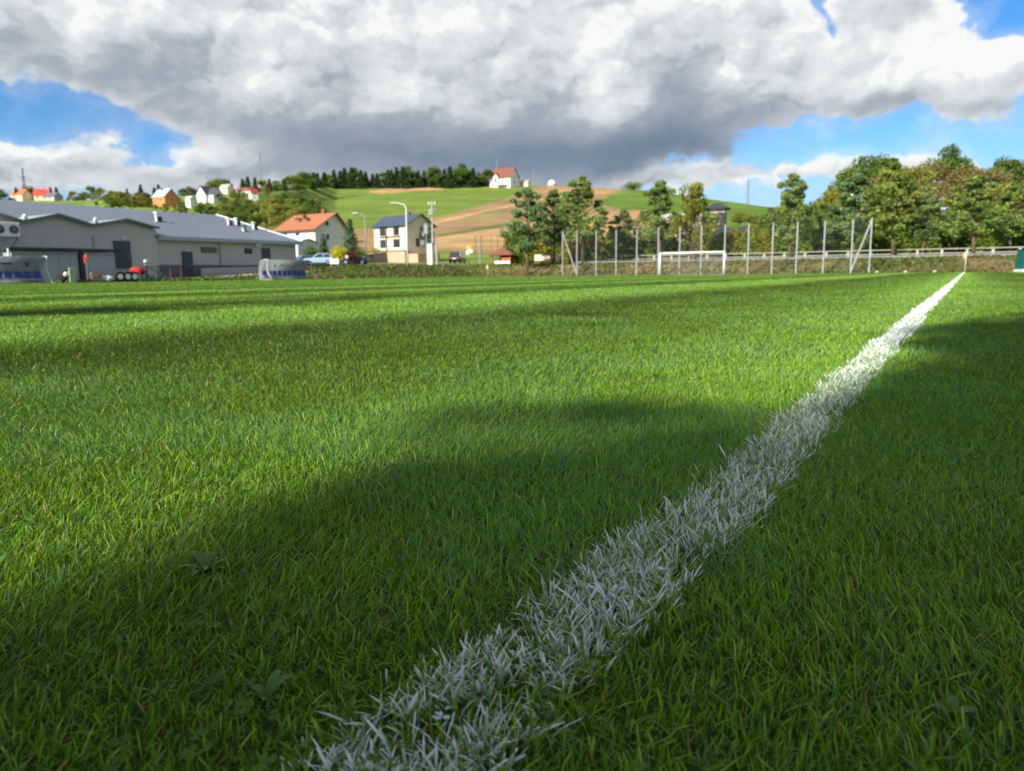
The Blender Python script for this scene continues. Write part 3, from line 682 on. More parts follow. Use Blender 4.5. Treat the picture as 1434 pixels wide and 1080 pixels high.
# spruce row on the crest
n = 0
for i in range(36):
    px = 428+i*7.35+random.uniform(-2, 2); yt = 239+random.uniform(-4, 3)+3*math.sin(i*.6)-(4 if px > 600 else 0)+(3 if px < 470 else 0)
    kd = 'spruce' if i % 5 else 'dark'
    plant(kd, px, yt, 640+random.uniform(-6, 10), ('dark spruce' if kd == 'spruce' else 'round dark tree')+', %s from the left in the row on the hill crest' % ORD[i], 'tree', 'trees along the hill crest', None, 2.0 if kd == 'spruce' else 1.25)
for px, yt, r, kd, w, lb in [(724, 243, 650, 'dark', .8, 'small dark tree right behind the hilltop house'), (884, 255, 652, 'gbush', 2.4, 'low wide dark bush on the ridge above the green field'), (925, 258, 640, 'gbush', 1.7, 'round tree on the ridge above the left goalpost'),
        (1110, 282, 560, 'dark', 1.5, 'dark tree at the foot of the ridge right of the far mast'), (1035, 297, 420, 'olive', 1.8, 'low scrub clump on the slope above the dark shed'), (1050, 300, 300, 'olive', 1.5, 'olive shrub on the slope beside the dark shed roof'), (1040, 326, 140, 'brown', 1.5, 'brownish bush in front of the dark shed'), (1062, 322, 150, 'olive', 1.5, 'olive bush right of the dark shed')]:
    plant(kd, px, yt, r, lb, 'tree', None, None, w)
# hillside village trees at left
vil = [(8, 266, 420, 'dark'), (22, 262, 420, 'dark'), (30, 262, 450, 'spruce'), (48, 262, 560, 'dark'), (78, 262, 520, 'spruce'), (86, 262, 500, 'spruce'), (60, 268, 560, 'dark'), (108, 268, 500, 'olive'), (120, 270, 500, 'olive'), (134, 261, 500, 'dark'), (146, 264, 500, 'olive'), (140, 282, 380, 'dark'),
       (172, 268, 480, 'spruce'), (184, 264, 490, 'spruce'), (203, 258, 500, 'spruce'), (160, 277, 330, 'dark'), (172, 276, 330, 'olive'), (184, 277, 320, 'olive'), (197, 279, 320, 'dark'), (208, 281, 310, 'olive'), (222, 262, 520, 'spruce'), (228, 258, 520, 'spruce'),
       (262, 264, 460, 'dark'), (270, 262, 440, 'brown'), (276, 264, 400, 'brown'), (310, 251, 540, 'olive'), (302, 254, 540, 'olive'), (320, 252, 560, 'dark'), (333, 245, 570, 'spruce'), (326, 252, 560, 'spruce'), (345, 250, 570, 'spruce'), (352, 247, 575, 'spruce'), (362, 248, 580, 'spruce'), (372, 252, 575, 'olive'),
       (382, 250, 580, 'spruce'), (392, 252, 580, 'olive'), (402, 250, 590, 'spruce'), (410, 247, 590, 'dark'), (420, 246, 600, 'olive'), (432, 243, 600, 'dark'), (396, 262, 480, 'olive'), (420, 258, 520, 'olive'),
       (318, 276, 380, 'olive'), (330, 274, 370, 'brown'), (342, 272, 360, 'olive'), (356, 276, 330, 'pale'), (368, 278, 300, 'olive'), (382, 278, 270, 'pale'), (396, 279, 260, 'dark'), (410, 277, 260, 'olive'), (424, 276, 255, 'dark'), (436, 279, 255, 'dark'), (376, 284, 230, 'pale'), (390, 286, 225, 'pale'), (404, 284, 225, 'olive'), (362, 286, 235, 'dark'),
       (346, 286, 240, 'dark'), (330, 288, 250, 'dark'), (318, 286, 255, 'olive'), (306, 290, 260, 'dark'), (296, 289, 270, 'pale'), (284, 288, 280, 'brown'), (262, 284, 300, 'dark'), (250, 288, 290, 'dark'), (236, 289, 290, 'olive'), (222, 286, 300, 'pale'), (420, 290, 215, 'olive'), (434, 292, 215, 'dark')]
cnt = {}; VN = dict(WN, spruce='dark pointed spruce')
for px, yt, r, kd in sorted(vil):
    tier = 'skyline' if r > 410 else ('upper slope' if r > 305 else 'lower slope'); c = cnt.get((kd, tier), 0); cnt[(kd, tier)] = c+1
    plant(kd, px, yt, r, '%s, %s such from left, %s of the village hill' % (VN[kd], ORD[c], tier), 'tree', 'trees among the hillside houses', None, 1.15 if kd != 'spruce' else 1.5)
# scrub and small trees covering the village slope
g_ = np.random.default_rng(321); scrub = []
for i in range(125):
    px = g_.uniform(152, 447); lo = np.interp(px, [150, 250, 330, 445], [287, 300, 308, 320]); hi = np.interp(px, [150, 230, 300, 380, 447], [279, 283, 278, 276, 283])
    by = g_.uniform(hi, lo); hpx = g_.uniform(9, 17)*(.8+.5*(by-hi)/max(1, lo-hi)); kd = ['olive', 'dark', 'pale', 'olive', 'brown', 'dark', 'pale'][int(g_.integers(7))]
    if px > 395 and by < 279: continue
    bad = any(abs(px-hx) < hw_+3 and by > hb and by-hpx < hb-3 for hx, hw_, hb in VHOUSE)
    if not bad: scrub.append((px, by, hpx, kd))
scrub.sort(); cnt = {}
for px, by, hpx, kd in scrub:
    r = rpy(px, by); tier = 'upper scrub' if by < 285 else ('middle scrub' if by < 297 else 'lower scrub'); c = cnt.get((kd, tier), 0); cnt[(kd, tier)] = c+1
    plant(kd, px, by-hpx, r, '%s, %s such from left, %s of village slope' % (WN[kd].replace('tree', 'bushy tree'), ORD[c], tier), 'tree', 'scrub on the village slope', None, 1.5)
for px, yt, r, kd, w, lb, ct in [(453, 327, 124, 'bluespruce', 1.2, 'narrow blue spruce in front of the orange roofed house', 'spruce'), (491, 305, 132, 'bluespruce', 1.15, 'taller dark blue spruce right of the orange roofed house', 'spruce'), (434, 340, 122, 'gbush', .9, 'green garden shrub in front of the white garage wall', 'bush'),
        (473, 342, 122, 'ybush', .8, 'bright yellow green bush between the two garden spruces', 'bush'), (482, 346, 124, 'ybush', .7, 'smaller yellow bush beside the purple one', 'bush'), (491, 348, 120, 'pbush', 1.0, 'dark purple leaved bush behind the parked dark blue car', 'bush'), (503, 346, 124, 'gbush', .9, 'green yellow bush right of the purple bush', 'bush'), (532, 347, 150, 'gbush', 1.5, 'thin shrub at the foot of the navy roofed house', 'bush')]:
    plant(kd, px, yt, r, lb, ct, None, None, w)
# the trees behind the viewpoint whose shade falls over the near grass
def shade_tree(i, gx, gy, H, rad, seed, dens=1.0, band=None):
    g = np.random.default_rng(seed); k = H*.72/math.tan(R(SEL)); bx, by = gx+SUNV.x*k, gy+SUNV.y*k
    root = empty('leafy_tree', (bx, by, -.05), 0, '%s tall tree of the shady row behind the viewpoint' % ['nearest', 'second', 'third', 'fourth', 'sparse leftmost'][i], 'tree', 'shade trees behind the viewpoint')
    MB().tube([(0, 0, -.3), (.1, .05, H*.3), (-.1, .1, H*.6), (0, 0, H*.9)], [.24, .18, .12, .03], 9).obj('trunk', BARK, root, smooth=True)
    n = int(15000*dens); Vs = []
    for j in range(34):
        d = g.normal(size=3); d /= np.linalg.norm(d); c = d*np.array([rad, rad, rad*.8])*g.random()**.4*.85+np.array([0, 0, H*.72]); q = lump_pts(g, c, (rad*.42,)*3, n//34, .2); Vs.append(q)
    q = np.concatenate(Vs); W = q+np.array([bx, by, 0]); t_ = W[:, 2]/SUN.z; sx = W[:, 0]-SUN.x*t_; sy = W[:, 1]-SUN.y*t_
    # crown ends where its shade would pass the lit lawn left of the line: leaves culled to shape the shade
    e = np.array([.61, .79]); side = (sx-.0)*e[1]-(sy-.92)*e[0]     # + on the right of the edge
    side = side+(fbm(sx*.9, sy*.9, 30+i)-.47)*.9
    along = sx*e[0]+sy*e[1]; side = side+1.3*np.clip(.95-sy, 0, 1)-np.clip(along-3, 0, 3)*.10+.35*np.exp(-((sx+.15)**2+(sy-1.5)**2)/.2)
    keep = g.random(len(q)) < np.clip(.02+side/.85, 0, .92)*np.clip(.45+2.6*(fbm(sx*1.5, sy*1.5, 88)-.33), .3, 1)*(side > -.3)
    if band: keep = (g.random(len(q)) < np.clip(1.3-along/5.5, .12, 1)) & (side > band[0]) & (side < band[1]) & (fbm(sx*1.1, sy*1.1, 70) > .40)  # crown cut down to a strip so it casts one streak of shade
    q = q[keep]
    v, cc = cards(q, .12, g, np.array([.06, .11, .025]), .3); crown('crown', v, cc, root)
for i, a in enumerate([(1.0, -.4, 12, 3.4, 41, 2.3), (2.9, 3.2, 14, 3.2, 42, 1.6), (6.2, 6.6, 15, 3.4, 43, 1.3), (10.5, 10.5, 16, 3.4, 44, .9), (-4.6, 6.4, 17, 2.2, 46, .15, (-7.0, -5.6))]): shade_tree(i, *a)
# ------------------------------------------------------------------ built things
PHI = math.pi/2-TH          # rotation that turns local x along the touchline, local y across the pitch
def onS(px, py, s):
    a, t = azt(px, py); d = Vector((math.sin(a), math.cos(a), 0)); k = (s+S0)/d.dot(N); return k*d.dot(T), CAMH+k*t
def onL(px, py, L):
    a, t = azt(px, py); d = Vector((math.sin(a), math.cos(a), 0)); k = L/d.dot(T); return k*d.dot(N)-S0, CAMH+k*t
WHITE = mat('white_paint', (.84, .84, .82), .45, .05, 6); CONC = mat('concrete', (.42, .41, .38), .9, .15, 3, bump=.2); GALV = mat('galvanised_steel', (.31, .34, .34), .5, .12, 5, metal=.3)
GLASS = mat('window_glass', (.03, .04, .05), .08, .1, 1, spec=.8); RUBBER = mat('rubber', (.02, .02, .022), .85, .2, 8); DARK = mat('dark_metal', (.035, .038, .042), .5, .2, 4)
RED = mat('red_plastic', (.55, .03, .03), .5, .15, 4); GREENP = mat('green_plastic', (.02, .22, .12), .45, .15, 4); BLUEP = mat('blue_plastic', (.02, .08, .34), .4, .15, 5); TEAL = mat('teal_sheet', (.005, .13, .11), .5, .15, 2)
CLAD = mat('wall_cladding', (.50, .49, .47), .55, .06, .35, spec=.3, stretch=(3, 3, .4)); PLINTH = mat('dark_plinth', (.13, .125, .14), .7, .15, 2); SHEET = mat('roof_sheet', (.14, .17, .215), .5, .10, .5, spec=.4, metal=.1); TRIM = mat('eave_trim', (.36, .41, .42), .5, .1, 2); DOORM = mat('door_metal', (.055, .07, .095), .5, .12, 2); PANEL = mat('shed_panel', (.38, .43, .47), .5, .12, .7); WOODM = mat('raw_timber', (.38, .27, .16), .8, .25, 4)
ASPH = mat('asphalt', (.11, .105, .11), .9, .15, 1.5, bump=.2); PAVE = mat('pale_gravel', (.38, .33, .26), .95, .2, 3, bump=.3)

def sheet(name, fn, us, vs, m, kind='structure'):
    V = np.array([fn(u, v) for v in vs for u in us]); n = len(us)
    i = (np.arange(len(vs)-1)[:, None]*n+np.arange(n-1)[None, :]).ravel()
    return tag(npmesh(name, V, np.stack([i, i+1, i+n+1, i+n], -1), m, smooth=True), kind=kind)
def onter(L, s, dz):
    v = fld(L, s); return (v.x, v.y, hz(v.x, v.y)+dz)
sheet('road', lambda s, L: onter(L, s, .16), np.arange(-75, 47, 1.5), [95.5, 96.5, 98, 99.5, 101], ASPH)
sheet('verge_path', lambda s, L: onter(L, s, .10), np.arange(-75, 47, 1.5), [94.6, 95, 95.5], PAVE)
# lane in front of the houses, and the pale walk by the warehouse
def pxr(px, r, dz): v = on(px, r); return (v.x, v.y, v.z+dz)
sheet('lane', lambda px, r: pxr(px, r, .22), np.arange(425, 665, 6), [116, 119, 122, 125], ASPH)
def walk(u, v):
    L = 34+u*24; s = 60.5+v; p = fld(L, s); return (p.x, p.y, max(hz(p.x, p.y), 0)+.12)
sheet('footpath', walk, np.linspace(0, 1, 30), [0, .8, 1.6], PAVE)

kv = MB(); pr = None
for s_ in np.arange(-75, 47, 1.5):
    q = Vector(onter(94.7, s_, .22))
    if pr is not None: kv.bar(pr, q, .5, .25)
    pr = q
tag(kv.obj('kerb', mat('kerb_stone', (.24, .235, .235), .9, .2, 2)), kind='structure')
def bank_cover():
    g = np.random.default_rng(77); n = 26000; L = np.where(g.random(n) < .62, g.uniform(86.2, 94.5, n), g.uniform(30, 86, n)); s = np.where(L > 86.1, g.uniform(-45, 62, n), g.uniform(57, 63, n))
    x = T.x*L+N.x*(s+S0); y = T.y*L+N.y*(s+S0); z = np.maximum(hgt(x, y)+.02, -.03); h = .05+.20*g.random(n)**2; k = fbm(x*.35, y*.35, 61)
    c = np.where((k > .53+.10*(s > 22))[:, None], np.array([.16, .13, .06]), np.array([.095, .135, .03]))*(.6+.8*g.random(n))[:, None]; c = np.where((g.random(n) < .08)[:, None], np.array([.28, .20, .10]), c)
    a = g.random(n)*6.28; w = .05+.12*g.random(n); lx, ly = g.normal(size=n)*.12, g.normal(size=n)*.12; V = np.zeros((n, 4, 3))
    V[:, 0] = np.stack([x-np.cos(a)*w, y-np.sin(a)*w, z-.05], 1); V[:, 1] = np.stack([x+np.cos(a)*w, y+np.sin(a)*w, z-.05], 1)
    V[:, 2] = np.stack([x+lx+np.cos(a)*w*.6, y+ly+np.sin(a)*w*.6, z+h*.8], 1); V[:, 3] = np.stack([x+lx-np.cos(a)*w*.7, y+ly-np.sin(a)*w*.7, z+h], 1)
    tag(npmesh('bank_vegetation', V.reshape(-1, 3), np.arange(4*n).reshape(-1, 4), LM, np.repeat(c, 4, 0)), 'rough rusty and green grass tufts covering the bank below the road', 'grass', kind='stuff')
bank_cover()
# goal
gs, _ = onL(968, 370, 82.0)
t = empty('football_goal', fld(82, gs), PHI, 'white football goal with net standing on the far goal line', 'goal')
for sg in (-1, 1): MB().tube([(0, sg*3.66, 0), (0, sg*3.66, 2.44)], .10, 12).obj('post', WHITE, t, smooth=True)
MB().tube([(0, -3.72, 2.44), (0, 3.72, 2.44)], .10, 12).obj('crossbar', WHITE, t, smooth=True)
mb = MB()
for sg in (-1, 1): mb.tube([(0, sg*3.66, 2.44), (.8, sg*3.66, 2.40), (1.9, sg*3.66, .03), (0, sg*3.66, .03)], .02, 6)
mb.tube([(1.9, -3.66, .03), (1.9, 3.66, .03)], .02, 6); mb.obj('net_frame', GALV, t)
NETM = mat('net_cord', (.55, .56, .56), .8, .1, 5)
mb = MB()
for k in range(49):
    y = -3.66+k*.1525; mb.bar((.02, y, 2.42), (.8, y, 2.38), .004); mb.bar((.8, y, 2.38), (1.9, y, .03), .004)
for k in range(18):
    f = k/17; x = .8+1.1*f; z = 2.38-2.35*f; mb.bar((x, -3.66, z), (x, 3.66, z), .004)
    for sg in (-1, 1): mb.bar((0.02, sg*3.66, z), (x, sg*3.66, z), .004)
mb.obj('net', NETM, t)
# ball fence behind the goal
FP = [788, 808, 835, 863, 892, 922, 952, 982, 1015, 1048, 1082, 1116, 1154, 1193, 1219]
LF = 85.2; sl = [onL(p, 345, LF)[0] for p in FP]; FH = onL(1082, 312, LF)[1]
t = empty('ball_fence', fld(LF, sl[8]), PHI, 'tall ball catching fence of pale steel posts and fine net behind the goal', 'fence')
for i, s_ in enumerate(sl):
    y = s_-sl[8]; MB().box((0, y, FH/2-.2), (.13, .13, FH+.4)).obj('post', GALV, t, bevel=.01)
for a, b in ((0, 1), (14, 13)): MB().bar((0, sl[a]-sl[8], FH-.1), (0, sl[b]-sl[8], .1), .12).obj('brace', GALV, t)
mb = MB(); y0, y1 = sl[-1]-sl[8], sl[0]-sl[8]
for k in range(int((y0-y1)/-.3) if y0 < y1 else 0):
    y = y0+k*.3; mb.bar((.08, y, .05), (.08, y, FH-.05), .005)
for k in range(20): mb.bar((.08, y0, .1+k*.31), (.08, y1, .1+k*.31), .005)
mb.obj('net', mat('fence_cord', (.25, .28, .27), .8, .1, 5), t)
# corner flags
def corner_flag(L, s, h, pole, cloth, label, rz):
    t = empty('corner_flag', fld(L, s), rz, label, 'flag', 'corner flags')
    MB().tube([(0, 0, -.05), (0, 0, h)], .028, 8).obj('pole', pole, t, smooth=True)
    vs = []; fs = []; nx, nz = 5, 6
    for j in range(nz):
        for i in range(nx): vs.append((.03+i*.055*(1-.3*j/nz), .05*math.sin(i*2+j*.8), h-.02-j*.11-i*.05))
    for j in range(nz-1):
        for i in range(nx-1): a = j*nx+i; fs.append((a, a+1, a+nx+1, a+nx))
    o = MB().add(vs, fs).obj('cloth', cloth, t, smooth=True); o.modifiers.new('s', 'SOLIDIFY').thickness = .006
    return t
s_, _ = onL(1352, 370, 82)
corner_flag(82, s_, 1.9, WHITE, mat('peach_cloth', (.75, .42, .28), .8, .1, 5), 'peach corner flag hanging on a white pole at the end of the touchline', 2.6)
corner_flag(82, onL(683, 380, 82)[0], 1.6, mat('yellow_pole', (.6, .58, .25), .5, .1, 4), mat('cream_cloth', (.78, .66, .35), .8, .1, 5), 'pale yellow corner flag at the far corner left of the goal', 2.2)
Lh, _ = onS(124, 380, 54.5)
corner_flag(Lh, 54.5, 2.1, DARK, mat('red_cloth', (.8, .10, .07), .8, .1, 5), 'red flag on a dark pole beside the far touchline junk pile', 3.6)
# railing behind the road
LR = 102.5; t = empty('road_railing', onter(LR, 0, 0), PHI, 'pale two rail steel and concrete railing running along the far side of the road', 'railing')
RAILM = mat('railing_paint', (.38, .37, .30), .6, .15, 3); ss_ = np.arange(-74, 47, 2.55); z00 = t.location.z
pts = [onter(LR, s, 0)[2]-z00 for s in ss_]
for s, z in zip(ss_, pts): MB().box((0, s, z+.48), (.16, .30, 1.3), taper=.85).obj('post', RAILM, t)
for hh, w in ((1.12, .09), (.62, .09)):
    mb = MB()
    for k in range(len(ss_)-1): mb.bar((-.12, ss_[k], pts[k]+hh), (-.12, ss_[k+1], pts[k+1]+hh), w, w)
    mb.obj('rail', RAILM, t)
# low wire fence around the far side
t = empty('wire_fence', fld(44, 58), PHI, 'low rusty wire fence along the grassy bank beyond the far touchline', 'fence')
RUST = mat('rusty_steel', (.16, .08, .055), .85, .3, 5); path = [(k, 58.0) for k in np.arange(22, 86, 3.1)]+[(86.8, s) for s in np.arange(57.2, 24, -3.1)]
zz = []
for L, s in path:
    z = max(0, onter(L, s, 0)[2]); zz.append(z); MB().box((L-44, s-58, z+.5), (.06, .06, 1.3)).obj('post', RUST, t)
for hh in (.3, .65, 1.0):
    mb = MB()
    for k in range(len(path)-1): mb.bar((path[k][0]-44, path[k][1]-58, zz[k]+hh), (path[k+1][0]-44, path[k+1][1]-58, zz[k+1]+hh), .014)
    mb.obj('wire', RUST, t)

# ---------------------------------------------------------------- warehouse
SW = 64.0; LA = onS(415, 360, SW)[0]; Lr = [onS(p, 340, SW)[0] for p in (-70, 28, 125, 217)]
ze = onS(310, 334, SW)[1]; zv = onS(125, 314, SW)[1]; zp = onS(172, 307, SW)[1]; zp2 = onS(78, 300, SW)[1]; zr = onS(325, 303, SW+14)[1]; WD = 14.0
wh = empty('warehouse', fld(40, SW), PHI, 'long grey clad warehouse with blue grey sheet roof and three front gables', 'warehouse')
X = lambda L: L-40
LL0 = Lr[0]-12
# walls: long front, gables, end wall
poly = [(X(LL0), -1), (X(LA), -1), (X(LA), ze), (X(Lr[3]), ze), (X(Lr[3]), ze-.0)]
MB().prism([(X(Lr[3])+.0, -1), (X(LA), -1), (X(LA), ze-.12), (X(Lr[3]), ze-.12)], 0, .3).obj('wall', CLAD, wh)
pl = [(X(LL0), -1), (X(Lr[3]), -1), (X(Lr[3]), zv-.25), ((X(Lr[2])+X(Lr[3]))/2, zp-.12), (X(Lr[2]), zv-.12), ((X(Lr[1])+X(Lr[2]))/2, zp2-.12), (X(Lr[1]), zv-.12), ((X(Lr[0])+X(Lr[1]))/2, zp2), (X(Lr[0]), zv-.12), (X(LL0), zv-.12)]
MB().prism(pl, -.35, -.01).obj('gable_wall', CLAD, wh)
MB().box((X(Lr[3])-.15, .2, ze/2-.4), (.3, 1.0, ze+.2)).obj('return_wall', CLAD, wh)
mb = MB(); M90 = Matrix.Rotation(R(90), 3, 'Z')
v = [(X(LA)-.3, .31, -1), (X(LA)-.3, 2*WD, -1), (X(LA)-.3, 2*WD, ze-.2), (X(LA)-.3, WD, zr-.2), (X(LA)-.3, .31, ze-.2)]; v2 = [(x+.28, y, z) for x, y, z in v]
mb.add(v+v2, [(0, 1, 2, 3, 4), (9, 8, 7, 6, 5)]+[(i, (i+1) % 5, (i+1) % 5+5, i+5) for i in range(5)]); mb.obj('end_wall', CLAD, wh)
MB().box(((X(LL0)+X(LA))/2, 2*WD+.15, ze/2-.4), (LA-LL0, .3, ze)).obj('back_wall', CLAD, wh)
# main roof, two slopes with standing seams
rf = MB()
def slab(mb, a, b, c, d, th=.12):
    a, b, c, d = map(Vector, (a, b, c, d)); n = (b-a).cross(d-a).normalized()
    if n.z < 0: n = -n
    mb.add([a, b, c, d, a-n*th, b-n*th, c-n*th, d-n*th], [(0, 1, 2, 3), (7, 6, 5, 4), (0, 4, 5, 1), (1, 5, 6, 2), (2, 6, 7, 3), (3, 7, 4, 0)])
xa, xb = X(LL0)-.4, X(LA)+.5; xc = X(Lr[3])-.2; slab(rf, (xc, -.55, ze-.04), (xb, -.55, ze-.04), (xb, WD, zr), (xc, WD, zr)); slab(rf, (xa, .02, ze+.12), (xc-.01, .02, ze+.12), (xc-.01, WD, zr), (xa, WD, zr)); slab(rf, (xa, WD+.01, zr), (xb, WD+.01, zr), (xb, 2*WD+.5, ze), (xa, 2*WD+.5, ze))
k = (zr-ze)/WD
for q in np.arange(xa+.3, xb, .9): rf.bar((q, -.5 if q > xc else .1, ze+.0 if q > xc else ze+.16), (q, WD-.05, zr+.04), .045, .045)
roof = rf.obj('roof', SHEET, wh)
for a, b, z_ in ((0, 1, zp2), (1, 2, zp2), (2, 3, zp)):
    x0, x1 = X(Lr[a]), X(Lr[b]); xm = (x0+x1)/2; mb = MB(); yb = WD*(z_-ze)/(zr-ze)+1.0; yv = WD*max(0, zv-ze)/(zr-ze)+.6
    slab(mb, (x0, -.8, zv), (xm, -.8, z_), (xm, yb+.4, z_), (x0, yv, zv)); slab(mb, (xm, -.8, z_), (x1, -.8, zv), (x1, yv, zv), (xm, yb+.4, z_)); mb.obj('gable_roof', TRIM, wh)
    mb = MB(); mb.bar((x0, -.86, zv-.1), (xm, -.86, z_-.08), .08, .2); mb.bar((xm, -.86, z_-.08), (x1, -.86, zv-.1), .08, .2); mb.obj('verge_board', mat('verge_green', (.13, .16, .14), .6, .1, 2), wh)
MB().box(((X(Lr[3])+xb)/2, -.62, ze-.22), (xb-X(Lr[3]), .16, .34)).obj('gutter', TRIM, wh)
MB().bar((xb+.03, -.5, ze), (xb+.03, WD, zr+.04), .1, .22).obj('verge_trim', WHITE, wh)
mb = MB(); mb.box(((X(Lr[3])+X(LA))/2, -.04, .15), (LA-Lr[3]-.02, .06, onS(250, 371, SW)[1]*2-.3+0)); mb.obj('plinth', PLINTH, wh)
def wdoor(px0, px1, y0, y1, face, nm='door', m=DOORM, hd=True):
    a, zt = onS(px0, y0, SW); b, _ = onS(px1, y0, SW); zb = onS((px0+px1)/2, y1, SW)[1]
    o = MB().box(((X(a)+X(b))/2, face, (zt+zb)/2), (b-a, .1, zt-zb)).obj(nm, m, wh)
    if nm == 'door':
        MB().box((X(b)-.25, face-.09, (zt+zb)/2-.1), (.05, .06, .3)).obj('handle', GALV, o); MB().box(((X(a)+X(b))/2, face-.02, zt+.04), (b-a+.16, .1, .08)).obj('lintel', DARK, o)
    else:
        MB().box(((X(a)+X(b))/2, face-.06, (zt+zb)/2), (b-a-.14, .03, zt-zb-.14)).obj('pane', GLASS, o)
    return o
wdoor(155, 178, 339, 376, -.40); wdoor(254, 268, 354, 388, -.09); wdoor(366, 377, 349, 373, -.09)
wdoor(281, 302, 346.5, 353.5, -.09, 'window', DARK); wdoor(342, 352, 348, 355, -.09, 'window', DARK)
for px, y0 in ((126, -.42), (306, -.10)):
    L_, z1 = onS(px, 330, SW); MB().tube([(X(L_), y0, 0), (X(L_), y0, ze-.3)], .06, 8).obj('downpipe', GALV, wh)
for px, y0, w_ in ((169, 334, .25), (261, 351, .25), (345, 339, .5), (360, 342, .7)):
    L_, z1 = onS(px, y0, SW); MB().box((X(L_), -.50 if px < 217 else -.18, z1), (w_, .22, w_*.7)).obj('wall_lamp', WHITE if px != 345 else DARK, wh, bevel=.02)
for px, py, hh in ((222, 311, .75), (322, 316, .6), (333, 316, .65), (357, 322, .65), (343, 325, .3)):
    # on the roof slope: find the depth where the ray meets the slope
    for i in range(400):
        s_ = SW+i*.03; L_, z_ = onS(px, py, s_)
        if z_ <= ze+(s_-SW)*k: break
    y = s_-SW; o = MB().box((X(L_), y, z_+.2), (.7*hh, .7*hh, .7)).obj('roof_vent', DARK, wh)
    MB().tube([(X(L_)-.35, y-.2, z_), (X(L_)-.35, y-.2, z_+1.0*hh)], .13, 8).obj('flue', WHITE, o); MB().tube([(X(L_)-.35, y-.2, z_+1.1*hh), (X(L_)-.35, y-.2, z_+1.3*hh)], [.24, .24], 10).obj('cowl', WHITE, o)
for px, py in ((27, 306), (126, 310)):
    L_, z_ = onS(px, py, SW); MB().ball((X(L_), -.9, z_+.05), (.22, .12, .25)).obj('gutter_head', WHITE, wh, smooth=True)
a, z1 = onS(372, 381, SW-1.6); b, z2 = onS(282, 384, SW-1.6)
MB().prism([(X(b), z2-.9), (X(a), z1-.7), (X(a), z1+.55), (X(b), z2+.55)], -1.7, -1.5).obj('ramp_wall', mat('ramp_grey', (.30, .33, .37), .7, .1, 2), wh)
# twin fan cooling unit
L0_, z0_ = onS(28, 332, SW-2); L1_, z1_ = onS(-12, 310, SW-2)
t = empty('cooling_unit', fld((L0_+L1_)/2, SW-1.6, z0_), PHI, 'white twin fan cooling unit bracketed to the warehouse wall at the left edge', 'cooling unit'); w_ = L0_-L1_; h_ = z1_-z0_
MB().box((0, 0, h_/2), (w_, 1.0, h_)).obj('casing', WHITE, t, bevel=.03)
for sx in (-.26, .27):
    MB().tube([(w_*sx, -.56, h_*.5), (w_*sx, -.49, h_*.5)], h_*.30, 18).obj('fan', DARK, t); 
    mb = MB()
    for q in range(6): a = q*math.pi/6; mb.bar((w_*sx-math.cos(a)*h_*.3, -.58, h_*.5-math.sin(a)*h_*.3), (w_*sx+math.cos(a)*h_*.3, -.58, h_*.5+math.sin(a)*h_*.3), .02)
    mb.obj('fan_guard', GALV, t)
for sx in (-.45, .45):
    mb = MB(); mb.bar((w_*sx, -.4, 0), (w_*sx, 1.2, -1.0), .06); mb.bar((w_*sx, -.4, -.03), (w_*sx, 1.2, -.03), .06); mb.obj('bracket', GALV, t)
# low shed in front
SS = 60.2; La, zt = onS(14, 351, SS); Lb, zt2 = onS(112, 352, SS); Lc, zt3 = onS(160, 353, SS); zt = (zt+zt2)/2
t = empty('storage_shed', fld(La, SS), PHI, 'low shed of pale panels with thin dark roof before the warehouse', 'shed')
MB().box(((Lb-La)/2-.1, .6, zt/2-.1), (Lb-La-.3, 1.2, zt+.0)).obj('panel_wall', PANEL, t); MB().box(((Lc+Lb)/2-La+.2, .6, zt/2-.1), (Lc-Lb-.4, 1.2, zt+.0)).obj('panel_wall', PANEL, t)
MB().box(((Lc-La)/2, .8, zt+.12), (Lc-La+.5, 2.6, .22)).obj('roof', DARK, t)
MB().box((Lb-La+.0, -.1, zt/2), (.30, .2, zt)).obj('post', DARK, t); MB().box((Lb-La+.33, -.05, zt/2), (.12, .1, zt)).obj('trim', WHITE, t); MB().box((-.25, -.3, zt*.8), (.12, .12, zt*.5)).obj('trim', WHITE, t)
for q in range(1, 6): MB().box((q*(Lb-La)/6, -.01, zt/2), (.05, .04, zt-.1)).obj('joint_strip', GALV, t)
